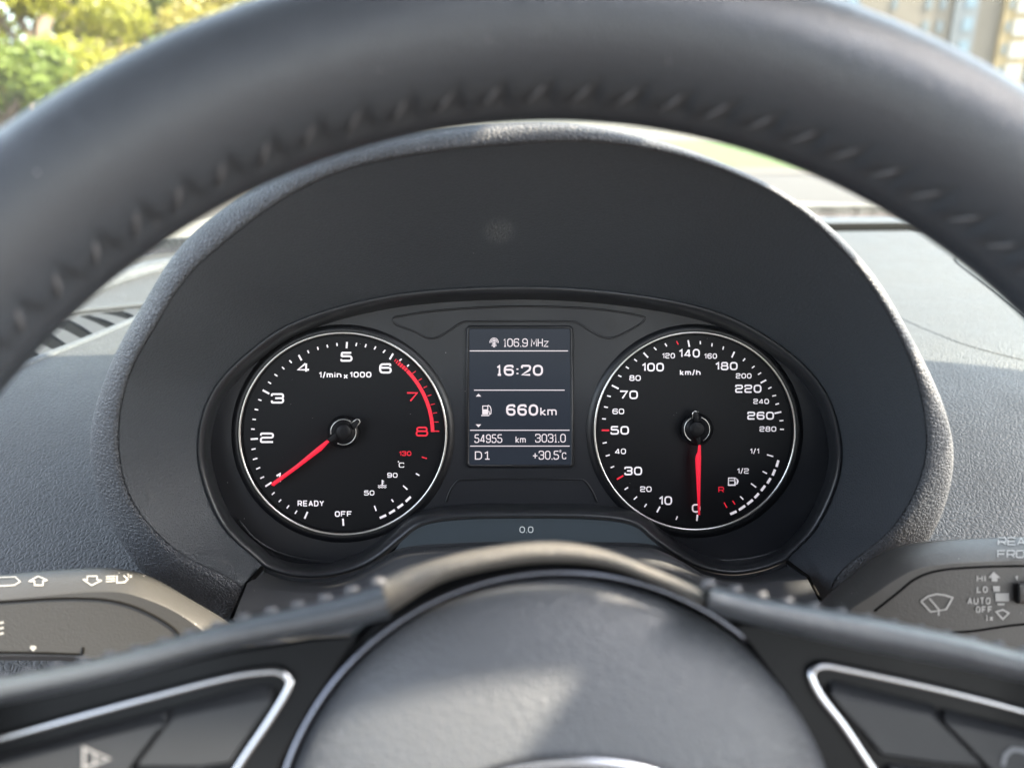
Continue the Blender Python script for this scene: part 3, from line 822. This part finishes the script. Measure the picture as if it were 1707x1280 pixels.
# ------------------------------------------------------------------ steering wheel
sw = thing('steering_wheel', 'dark leather steering wheel with chrome trimmed spokes and round airbag cover', 'steering wheel', WC)
RM, RA, RB, NS, NT = .1676, .0167, .0200, 1440, 56
ths = np.linspace(0, 2 * math.pi, NS, endpoint=False)
phs = np.linspace(0, 2 * math.pi, NT, endpoint=False)
TH, PH = np.meshgrid(ths, phs, indexing='ij')
# puckered seam on the inner front of the rim; phi measured from outward, pi = towards the centre
PHS = R_(180 - 12)
dph = PH - PHS
pitch = 2 * math.pi / 96
tt = np.clip((PHS + .06 - PH) / .40, 0, 1)            # 0 at the seam, 1 at the tip of a pucker
sl_ = ((TH + tt * pitch * .45) / pitch) % 1.0
wd_ = .46 * (1 - tt) + .02
tooth = np.clip((wd_ - np.abs(sl_ - .5)) / .16, 0, 1) * (tt > 0) * (tt < 1) * np.clip(tt / .12, 0, 1)
puck = -.0007 * np.exp(-((dph - .06) / .07) ** 2) - .0008 * tooth
aa, bb = RA + puck, RB + puck
RADx, RADy = np.cos(TH), np.sin(TH)
rr_ = RM + aa * np.cos(PH); ww = bb * np.sin(PH)
V = WC + (rr_ * RADx)[..., None] * WU + (rr_ * RADy)[..., None] * WV + ww[..., None] * WN
Fc = [(i*NT+j, i*NT+(j+1) % NT, ((i+1) % NS)*NT+(j+1) % NT, ((i+1) % NS)*NT+j) for i in range(NS) for j in range(NT)]
mesh('rim', V.reshape(-1, 3), Fc, M['leather'], sw)
mb = MB()
for k in range(96):
    th0 = (k + .5) * pitch
    if not (R_(5) < th0 < R_(175)): continue
    pts = []
    for t in (-1, -.5, 0, .5, 1):
        ph = PHS - .10 + t * .15; th = th0 + t * pitch * .2
        a, b = RA - .0004 + .0003 * (1 - t*t), RB - .0004 + .0003 * (1 - t*t)
        r = RM + a * math.cos(ph)
        pts.append(WC + r * math.cos(th) * WU + r * math.sin(th) * WV + b * math.sin(ph) * WN)
    mb.add(*tube(pts, [.0002, .0004, .0005, .0004, .0002], seg=6, nrm=WN))
mb.build('rim_stitching', M['thread'], sw)

def sweep(path, hw, hd, s0, name, mt, seg=24):      # leather bar: pixel centre line on the wheel's depth plane, half width (px), half depth (m)
    pl = WP(s0)
    c = spline(path, 60)
    tg = np.gradient(c, axis=0); tg /= np.linalg.norm(tg, axis=1, keepdims=True)
    nm = np.stack([-tg[:, 1], tg[:, 0]], 1)
    hw_ = np.interp(np.linspace(0, 1, 60), np.linspace(0, 1, len(hw)), hw)
    curves = []
    for k in range(seg):
        a = 2 * math.pi * k / seg
        ca, sa = math.cos(a), math.sin(a)
        ca, sa = np.sign(ca) * abs(ca) ** .8, np.sign(sa) * abs(sa) ** .8
        curves.append(np.array([pl.at(*(c[i] + nm[i] * hw_[i] * ca), hd * sa) for i in range(60)]))
    V, Fc = loft(curves + [curves[0]])
    return mesh(name, V, Fc, mt, sw)
spokeL = sweep([(643,1000),(560,1023),(375,1062),(187,1113),(0,1152),(-170,1180),(-330,1190)], [29,26,23,22,23,30,45], .013, .026, 'spoke', M['leather'])
spokeR = sweep([(1183,996),(1230,1010),(1300,1026),(1450,1056),(1600,1086),(1707,1111),(1900,1140),(2060,1150)], [22,26,29,28,26,23,30,45], .013, .026, 'spoke', M['leather'])
def stitch_row(path, parent, n, lift, s0):
    pl = WP(s0); c = spline(path, n); m_ = MB()
    for i in range(n):
        a = np.array(c[i]); m_.add(*tube([pl.at(*(a + (-8, 5)), lift - .002), pl.at(*(a + (-3, -4)), lift), pl.at(*(a + (5, -5)), lift), pl.at(*(a + (10, 5)), lift - .003)], [.0006, .0011, .0011, .0006], seg=6, nrm=WN))
    m_.build('spoke_stitching', M['thread'], parent)
stitch_row([(1180,977),(1283,1000),(1413,1028),(1546,1056),(1707,1089)], spokeR, 13, .003, .026)
stitch_row([(630,974),(525,1006),(375,1043),(262,1077),(150,1104),(0,1134)], spokeL, 15, .003, .026)
HP = WP(.030)
trimL = [(600,1058),(575,1095),(520,1180),(470,1270),(430,1400),(-300,1400),(-300,1225),(-100,1190),(0,1163),(187,1128),(375,1085),(520,1062)]
trimR = [(1225,1040),(1255,1085),(1310,1160),(1360,1260),(1400,1400),(2050,1400),(2050,1190),(1880,1150),(1707,1115),(1560,1083),(1400,1055),(1300,1040)]
for pp in (trimL, trimR):
    t_ = mesh('spoke_trim', *slab(WP(.034), np.array(pp), .002, -.012, .0012), M['piano'], sw, sharp=40)
    if pp is trimL:
        fr = [(-200,1278),(-60,1247),(0,1230),(225,1168),(380,1128),(448,1118),(470,1121),(482,1133),(480,1148),(450,1198),(397,1277),(350,1360)]
        b1 = [(-180,1302),(-60,1274),(0,1257),(140,1217),(281,1179),(262,1205),(222,1267),(180,1345),(-180,1345)]
        b2 = [(289,1177),(380,1153),(440,1139),(455,1143),(455,1152),(430,1193),(384,1272),(335,1280),(228,1278),(228,1270),(268,1207)]
        b3 = [(222,1290),(330,1288),(378,1284),(340,1350),(190,1350)]
        dv = (b1, b2, b3)
    else:
        fr = [(1530,1400),(1500,1350),(1452,1278),(1406,1209),(1368,1160),(1353,1130),(1355,1116),(1372,1109),(1406,1114),(1564,1148),(1707,1185),(1900,1240)]
        b1 = [(1384,1136),(1392,1133),(1420,1140),(1555,1174),(1563,1183),(1640,1276),(1560,1272),(1470,1258),(1440,1215),(1400,1164)]
        b2 = [(1573,1180),(1707,1213),(1900,1265),(1900,1345),(1700,1345),(1650,1276),(1580,1192)]
        b3 = [(1482,1272),(1560,1282),(1648,1288),(1690,1345),(1530,1345)]
        dv = (b1, b2, b3)
    mesh('chrome_frame', *tube(WP(.032).pts(spline(fr, 120), .001), np.interp(np.arange(120), [0, 119], [.00105, .00105]), seg=12, nrm=WN), M['chrome'], t_)
    for b in dv:
        mesh('button', *key(WP(.034), b, .0046, .0024, 22), M['button'], t_, sharp=35).modifiers.new('weighted', 'WEIGHTED_NORMAL').keep_sharp = True
    Q = Print(WP(.034), .0050)
    if pp is trimL:
        Q.path([(140,1246),(182,1264),(140,1280)], 5, True); Q.line((158,1256), (158,1274), 4)
    else:
        Q.path([(1672,1275),(1676,1258),(1688,1248),(1704,1250),(1720,1256)], 7)
    Q.build('button_symbol', M['dimicon'], t_)
# hub: leather crescent, gap, chrome ring, domed airbag cover, badge ring
crO = [(628,972),(655,962),(688,948),(780,921),(898,905),(990,913),(1086,946),(1156,977),(1178,997)]
crI = [(640,1030),(656,1020),(734,972),(828,947),(922,938),(1016,947),(1109,982),(1165,1012),(1177,1005)]
a_, b_ = spline(crO, 80), spline(crI, 80)
rows = []
for t, lf in [(-.12, -.016), (0, -.004), (.08, .0), (.25, .0035), (.5, .0045), (.75, .003), (.93, -.001), (1, -.006), (1.05, -.02)]:
    rows.append(np.array([HP.at(*(p * (1 - t) + q * t), lf) for p, q in zip(a_, b_)]))
mesh('hub_crescent', *loft(rows), M['rough'], sw)
hc, hr = np.array([935., 1437.]), 484.
def hub_c(k, lift, n=160): return np.array([HP.at(hc[0] + hr * k * math.cos(a), hc[1] + hr * k * math.sin(a), lift) for a in np.linspace(0, 2*math.pi, n, endpoint=False)])
mesh('hub_shell', *loft([hub_c(1.07, -.03), hub_c(1.06, -.0065), hub_c(1.02, -.0055), hub_c(1.0, -.006), hub_c(.96, -.012)], closed=True), M['piano'], sw)
mesh('hub_chrome_ring', *tube(hub_c(1.0, -.0035), .0009, True, seg=12, nrm=WN), M['darkchrome'], sw)
prof = [(.985, -.010), (.978, -.004), (.965, -.0015), (.94, .0005), (.88, .0030), (.78, .0058), (.66, .0082), (.5, .0103), (.3, .0118), (.1, .0124)]
cov = mesh('airbag_cover', *loft([hub_c(k, l) for k, l in prof], closed=True, cap=True), M['dome'], sw)
bp = HP
ring = np.array([HP.at(955 + 205 * math.cos(a), 1345 + 78 * math.sin(a), .0118) for a in np.linspace(0, 2*math.pi, 120, endpoint=False)])
mesh('badge_ring', *tube(ring, .0014, True, seg=10, nrm=WN), M['chrome'], cov)

# ------------------------------------------------------------------ windscreen and car body
wg = bpy.data.materials.new('windscreen_glass'); wg.use_nodes = True
n_ = wg.node_tree.nodes; n_.clear()
o_ = n_.new('ShaderNodeOutputMaterial'); mx_ = n_.new('ShaderNodeMixShader'); tr = n_.new('ShaderNodeBsdfTransparent'); gl = n_.new('ShaderNodeBsdfGlossy')
tr.inputs[0].default_value = (.86, .90, .89, 1); gl.inputs['Roughness'].default_value = .02; mx_.inputs[0].default_value = .035
df = n_.new('ShaderNodeBsdfDiffuse'); tl_ = n_.new('ShaderNodeBsdfTranslucent'); df.inputs[0].default_value = tl_.inputs[0].default_value = (.7, .68, .64, 1)
m1 = n_.new('ShaderNodeMixShader'); m1.inputs[0].default_value = .5; m2 = n_.new('ShaderNodeMixShader')
gtc = n_.new('ShaderNodeTexCoord'); gn = n_.new('ShaderNodeTexNoise'); gn.inputs['Scale'].default_value = 9; gn.inputs['Detail'].default_value = 8
gm = n_.new('ShaderNodeMapRange'); gm.inputs['To Min'].default_value, gm.inputs['To Max'].default_value = .006, .024     # film of dust on the glass, added to haze the view
gl_ = wg.node_tree.links
gl_.new(gtc.outputs['Object'], gn.inputs['Vector']); gl_.new(gn.outputs['Fac'], gm.inputs['Value']); gl_.new(gm.outputs[0], m2.inputs[0])
gl_.new(df.outputs[0], m1.inputs[1]); gl_.new(tl_.outputs[0], m1.inputs[2])
gl_.new(tr.outputs[0], mx_.inputs[1]); gl_.new(gl.outputs[0], mx_.inputs[2]); gl_.new(mx_.outputs[0], m2.inputs[1]); gl_.new(m1.outputs[0], m2.inputs[2]); gl_.new(m2.outputs[0], o_.inputs[0])
# printed ceramic dots along the lower edge: real dot pattern with holes
fm = bpy.data.materials.new('dot_print'); fm.use_nodes = True
n_ = fm.node_tree.nodes; l_ = fm.node_tree.links
p_ = n_['Principled BSDF']; p_.inputs['Base Color'].default_value = (.012, .012, .012, 1); p_.inputs['Roughness'].default_value = .5
tc = n_.new('ShaderNodeTexCoord'); vo = n_.new('ShaderNodeTexVoronoi'); vo.inputs['Scale'].default_value = 330; vo.inputs['Randomness'].default_value = 0
l_.new(tc.outputs['Object'], vo.inputs['Vector'])
gt = n_.new('ShaderNodeMath'); gt.operation = 'LESS_THAN'; gt.inputs[1].default_value = .56; l_.new(vo.outputs['Distance'], gt.inputs[0])
t2_ = n_.new('ShaderNodeBsdfTransparent'); mxx = n_.new('ShaderNodeMixShader'); l_.new(gt.outputs[0], mxx.inputs[0]); l_.new(t2_.outputs[0], mxx.inputs[1]); l_.new(p_.outputs[0], mxx.inputs[2])
l_.new(mxx.outputs[0], n_['Material Output'].inputs[0])

base = np.array([CAM + np.array(v) for v in [(-.62, .70, -.128), (-.45, .80, -.130), (-.2, .92, -.1345), (.1, 1.04, -.130), (.4, 1.11, -.1310), (.7, 1.08, -.128), (1.0, .95, -.127), (1.2, .82, -.127)]])
topE = np.array([CAM + np.array(v) for v in [(-.40, .22, .30), (-.30, .33, .325), (-.1, .40, .335), (.1, .43, .34), (.4, .44, .345), (.7, .42, .34), (.9, .36, .33), (1.02, .26, .31)]])
B_, T_ = spline(base, 60), spline(topE, 60)
rows = [B_ * (1 - t) + T_ * t + np.array([0, 0, .05]) * math.sin(math.pi * t) for t in np.linspace(0, 1, 16)]
wd = thing('windscreen', 'raked clear windscreen with a dotted black border along its lower edge', 'windscreen', base[3])
off = np.array([0, .002, .0035])
ring_ = rows + [r + off for r in rows[::-1]]
mesh('glass_pane', *loft(ring_ + [ring_[0]]), wg, wd)
def sub(t): return B_ * (1 - t) + T_ * t + np.array([0, 0, .05]) * math.sin(math.pi * t) - np.array([0, .002, .002])
mesh('dot_border', *loft([sub(t) for t in (-.01, .0, .011, .022)]), fm, wd)

def shade_panel():
    # unseen panel added to shade the near dash; its holes shape the sun patches
    hdr = spline([(-.46,.27),(-.30,.335),(-.1,.405),(.1,.435),(.4,.445),(.7,.425),(.9,.365),(1.06,.24)], 200)
    X = sorted(set(np.r_[np.linspace(-.46, 1.06, 39), [v for h in SUN_HOLES for v in h[:2]]].round(4)))
    Y = sorted(set(np.r_[np.linspace(-1.7, .26, 40), [v for h in SUN_HOLES for v in h[2:]], .28, .33, .38, .41, .44].round(4)))
    def z3(x, y, dz):
        if y > .26: y = .26 + (max(np.interp(x, hdr[:, 0], hdr[:, 1]), .262) - .26) * (y - .26) / .18
        return CAM + np.array([x, y, .345 + dz - .05 * ((x - .32) / .75) ** 2 - .02 * y * y])
    V = [z3(x, y, dz) for dz in (0, .005) for y in Y for x in X]
    nx, ny = len(X), len(Y)
    def hole(i, j):
        xm, ym = (X[i] + X[i+1]) / 2, (Y[j] + Y[j+1]) / 2
        return any(h[0] < xm < h[1] and h[2] < ym < h[3] for h in SUN_HOLES)
    Fc = []; edges = {}
    for j in range(ny - 1):
        for i in range(nx - 1):
            if hole(i, j): continue
            q = [j*nx+i, j*nx+i+1, (j+1)*nx+i+1, (j+1)*nx+i]
            Fc.append(tuple(q)); Fc.append(tuple(k + nx*ny for k in q))
            for k in range(4):
                e = (q[k], q[(k+1) % 4]); edges[tuple(sorted(e))] = edges.get(tuple(sorted(e)), 0) + 1
    Fc += [(a, b, b + nx*ny, a + nx*ny) for (a, b), c in edges.items() if c == 1]
    return V, Fc
H1 = (.16, .488, -.40, .0662)
H2 = (.27, .50, .148, .1785)
SUN_HOLES = [H1, H2, (.415,.43,.0805,.0885), (.43,.48,.0850,.096), (.48,.51,.0822,.096), (.51,.56,.0775,.096), (.56,.62,.069,.09), (.66,.80,.182,.193),
         (.35,.41,.2215,.25), (.41,.47,.2185,.25), (.47,.53,.2115,.25), (.53,.59,.205,.25), (.59,.65,.199,.25), (.65,.72,.1960,.25)]
cream = mat('cream_car_paint', (.12, .105, .085), .5, coat=.1)
cb = thing('car_body', 'pale cream car bonnet seen through the windscreen gap', 'car body', CAM + np.array([.3, 1.6, -1.0]))
bz = [(1.10, -.22), (1.14, -.165), (1.2, -.152), (1.4, -.146), (1.55, -.152), (1.8, -.185), (2.0, -.25), (2.1, -.40)]
V = [CAM + np.array([x * (1 - .06 * max(0, y - 1.4)) + .3, y - .10 * (x / .8) ** 2, z - .02 * (x / .8) ** 2]) for y, z in spline(bz, 40) for x in np.linspace(-.78, .78, 40)]
mesh('bonnet', V, [(j*40+i, j*40+i+1, (j+1)*40+i+1, (j+1)*40+i) for j in range(39) for i in range(39)], cream, cb)

lin_m = grain(mat('shade_roof_cloth', (.24, .25, .27), .9), .0015, .2, .0003, fine=True)
mesh('added_shade_roof', *shade_panel(), lin_m, cb, sharp=40)

# ------------------------------------------------------------------ outside: ground, road, verge
def noise_mat(name, c1, c2, scale, rough=.9, bump=0):
    m = mat(name, c1, rough)
    L = m.node_tree.links; p = m.node_tree.nodes['Principled BSDF']
    tc = N(m, 'ShaderNodeTexCoord'); nz = N(m, 'ShaderNodeTexNoise', i_Scale=scale, i_Detail=6.0)
    L.new(tc.outputs['Object'], nz.inputs['Vector'])
    mx = N(m, 'ShaderNodeMix', data_type='RGBA'); mx.inputs['A'].default_value = (*c1, 1); mx.inputs['B'].default_value = (*c2, 1)
    L.new(nz.outputs['Fac'], mx.inputs['Factor']); L.new(mx.outputs['Result'], p.inputs['Base Color'])
    if bump:
        b = N(m, 'ShaderNodeBump', i_Strength=bump); L.new(nz.outputs['Fac'], b.inputs['Height']); L.new(b.outputs[0], p.inputs['Normal'])
    return m
def sheet(name, x0, x1, y0, y1, z, m):
    return tag(mesh(name, [(x0,y0,z),(x1,y0,z),(x1,y1,z),(x0,y1,z)], [(0,1,2,3)], m), kind='structure')
sheet('ground', -1500, 1500, -1500, 1500, -.02, noise_mat('earth', (.08,.07,.055), (.11,.10,.08), .4))
sheet('road', -60, 60, -30, 17, 0, noise_mat('pale_asphalt', (.034,.029,.027), (.042,.036,.034), 3))
sheet('pavement', -60, 60, 17, 19, .02, noise_mat('paving', (.06,.05,.042), (.07,.06,.05), 2))
sheet('verge', -60, 60, 19, 45, .03, noise_mat('grass_green', (.035,.062,.007), (.05,.078,.010), 8))

leaf_m = bpy.data.materials.new('leaf'); leaf_m.use_nodes = True
n_ = leaf_m.node_tree.nodes; l_ = leaf_m.node_tree.links; p_ = n_['Principled BSDF']
def leaf_mat(name, c1, c2):
    m = mat(name, c1, .45)
    n = m.node_tree.nodes; L = m.node_tree.links; p = n['Principled BSDF']
    g = N(m, 'ShaderNodeTexCoord'); nz = N(m, 'ShaderNodeTexNoise', i_Scale=2.5, i_Detail=5.0); L.new(g.outputs['Object'], nz.inputs['Vector'])
    mx = N(m, 'ShaderNodeMix', data_type='RGBA'); mx.inputs['A'].default_value = (*c1, 1); mx.inputs['B'].default_value = (*c2, 1)
    L.new(nz.outputs['Fac'], mx.inputs['Factor']); L.new(mx.outputs['Result'], p.inputs['Base Color'])
    tl = N(m, 'ShaderNodeBsdfTranslucent'); L.new(mx.outputs['Result'], tl.inputs[0])
    ms = N(m, 'ShaderNodeMixShader'); ms.inputs[0].default_value = .45
    L.new(p.outputs[0], ms.inputs[1]); L.new(tl.outputs[0], ms.inputs[2]); L.new(ms.outputs[0], n['Material Output'].inputs[0])
    return m
LF = [leaf_mat('leaf_yellow_green', (.19,.21,.02), (.34,.30,.035)), leaf_mat('leaf_green', (.10,.15,.03), (.20,.23,.035)), leaf_mat('leaf_olive', (.23,.21,.04), (.36,.29,.06))]
bark = noise_mat('bark', (.12,.085,.06), (.22,.16,.12), 30, bump=.4)
def tree(name, label, cat, x, y, h, rad, base_h, lm, leaves, seed, lsize=.055):
    r = np.random.default_rng(seed)
    o = thing(name, label, cat, (x, y, 0), 'greenery across the road')
    mb = MB()
    P = [np.array([x, y, -.05])]
    for k in range(1, 6): P.append(P[0] + np.array([r.normal() * .05 * k, r.normal() * .05 * k, h * .17 * k]))
    mb.add(*tube(spline(P, 20), np.linspace(.09, .03, 20) * (h / 3.5), seg=10, nrm=(0, 1, .1)))
    cents = []
    nb = 26
    for k in range(nb):
        a = r.uniform(0, 2*math.pi); zz = r.uniform(base_h, h * .93); s = math.sqrt(max(.05, 1 - ((zz - base_h) / (h - base_h) * 1.7 - .75) ** 2 * .8))
        c = np.array([x + math.cos(a) * rad * s * r.uniform(.35, .95), y + math.sin(a) * rad * s * r.uniform(.35, .95), zz])
        cents.append((c, r.uniform(.22, .45) * rad * .8))
        st0 = np.array([x, y, max(.2, zz * .65)])
        mb.add(*tube(spline([st0, (st0 + c) / 2 + r.normal(size=3) * .08, c], 8), np.linspace(.03, .008, 8) * (h / 3.5), seg=6, nrm=(0, .3, 1)))
    mb.build('trunk', bark, o)
    V, Fc = [], []
    for i in range(leaves):
        c, cr = cents[r.integers(nb)]
        d = r.normal(size=3); d /= np.linalg.norm(d)
        p = c + d * cr * r.uniform(.35, 1.05) ** .6 * np.array([1, 1, .8])
        u = r.normal(size=3); u /= np.linalg.norm(u); v = np.cross(u, d + r.normal(size=3) * .5); v /= np.linalg.norm(v) + 1e-9
        s = lsize * r.uniform(.6, 1.3)
        b = len(V)
        V += [p - u * s, p + v * s * .45 , p + u * s, p - v * s * .45]
        Fc.append((b, b+1, b+2, b+3))
    me = bpy.data.meshes.new('crown'); me.from_pydata((np.array(V) - np.array([x, y, 0])).tolist(), [], Fc); me.update(); me.materials.append(lm)
    c_ = bpy.data.objects.new('crown', me); COL.objects.link(c_); c_.parent = o
def gpos(px, y):                                    # ground position seen at pixel column px, distance y
    r = ray(px, 200); return r[0] / r[1] * y, y
for (nm, lab, cat, px, y, h, rad, bh, k, nl, sd) in [
    ('broadleaf_tree', 'yellow-green bushy tree at the far left of the windscreen', 'tree', -60, 9.5, 5.2, 1.6, .5, 0, 12000, 1),
    ('broadleaf_tree', 'tall lime-coloured tree, second from the left in the hedge line', 'tree', 70, 10.5, 5.0, 1.45, .45, 0, 12000, 2),
    ('broadleaf_tree', 'green tree with dark gaps between two yellower trees', 'tree', 185, 12.5, 3.9, 1.5, .4, 1, 11000, 3),
    ('broadleaf_tree', 'golden olive tree just above the wheel rim on the left', 'tree', 275, 13.5, 4.4, 1.6, .5, 2, 12000, 4),
    ('broadleaf_tree', 'pale olive tree nearest the top of the wheel rim', 'tree', 380, 15, 4.8, 1.9, .5, 2, 12000, 5),
    ('broadleaf_tree', 'yellowish tree mostly hidden behind the top of the wheel rim', 'tree', 480, 16, 4.6, 1.9, .5, 0, 9000, 9),
    ('shrub', 'low dark green shrub below the left trees', 'shrub', 10, 8.5, 1.9, .8, .2, 1, 6000, 6),
    ('shrub', 'low green shrub in front of the golden tree', 'shrub', 150, 11, 2.0, .9, .2, 1, 6000, 8)]:
    x_, y_ = gpos(px, y)
    tree(nm, lab, cat, x_, y_, h, rad, bh, LF[k], nl, sd)

# ------------------------------------------------------------------ apartment blocks beyond
beige = noise_mat('beige_wall', (.14,.115,.09), (.16,.135,.105), .3); yellow = noise_mat('cream_wall', (.24,.17,.08), (.27,.20,.10), .3); winm = mat('window_glass', (.08,.13,.17), .15, spec=.6)
bluew = mat('pale_blue_panel', (.09,.097,.105), .3); whitep = mat('white_panel', (.28,.27,.25), .6); dkw = mat('dark_window', (.09,.11,.12), .2)
def apartment(label, px0, px1, dist, floors, layout):
    x0, x1 = gpos(px0, dist)[0], gpos(px1, dist)[0]
    o = thing('apartment_building', label, 'building', ((x0 + x1) / 2, dist, 0), 'apartment blocks in the distance')
    H = floors * 3.0 + 1
    mesh('wall', *box(((x0+x1)/2, dist + 8, H/2), (x1 - x0, 16, H)), beige, o, smooth=False)
    for kind, a, b in layout:
        xa, xb = x0 + (x1 - x0) * a, x0 + (x1 - x0) * b
        xm, wv = (xa + xb) / 2, xb - xa
        if kind == 'bay':
            mesh('stair_bay', *box((xm, dist - .1, H/2 + .6), (wv, .8, H + 1.2)), bluew, o, smooth=False)
            for f in range(floors): mesh('window', *box((xm + wv*.12, dist - .54, f*3 + 2.0), (wv*.4, .12, 1.7)), winm, o, smooth=False)
        elif kind == 'bal':
            mesh('balcony_tower', *box((xm, dist - .2, H/2 + .2), (wv, 1.2, H + .4)), yellow, o, smooth=False)
            for f in range(floors):
                mesh('balcony_panel', *box((xm + wv*.15, dist - .9, f*3 + 1.6), (wv*.55, .2, 2.2)), whitep, o, smooth=False)
                mesh('window', *box((xm - wv*.3, dist - .84, f*3 + 1.7), (wv*.14, .12, 1.4)), dkw, o, smooth=False)
        elif kind == 'glass':
            for f in range(floors):
                mesh('window', *box((xm, dist - .06, f*3 + 1.7), (wv, .3, 2.1)), winm, o, smooth=False)
                mesh('sill', *box((xm, dist - .2, f*3 + .35), (wv, .6, .5)), beige, o, smooth=False)
        else:
            for f in range(floors): mesh('window', *box((xm, dist - .04, f*3 + 1.7), (wv, .2, 1.5)), dkw, o, smooth=False)
apartment('beige apartment block with blue stair bays and a cream balcony tower', 1340, 1840, 118, 13,
    [('bay', .06, .13), ('win', .235, .25), ('win', .34, .36), ('win', .385, .405), ('bay', .43, .505), ('bal', .585, .68), ('glass', .70, .95)])
apartment('pale apartment block peeping over the trees at the top left', 120, 330, 150, 12, [('bay', .3, .42), ('win', .55, .6), ('win', .7, .75), ('bal', .8, .95)])
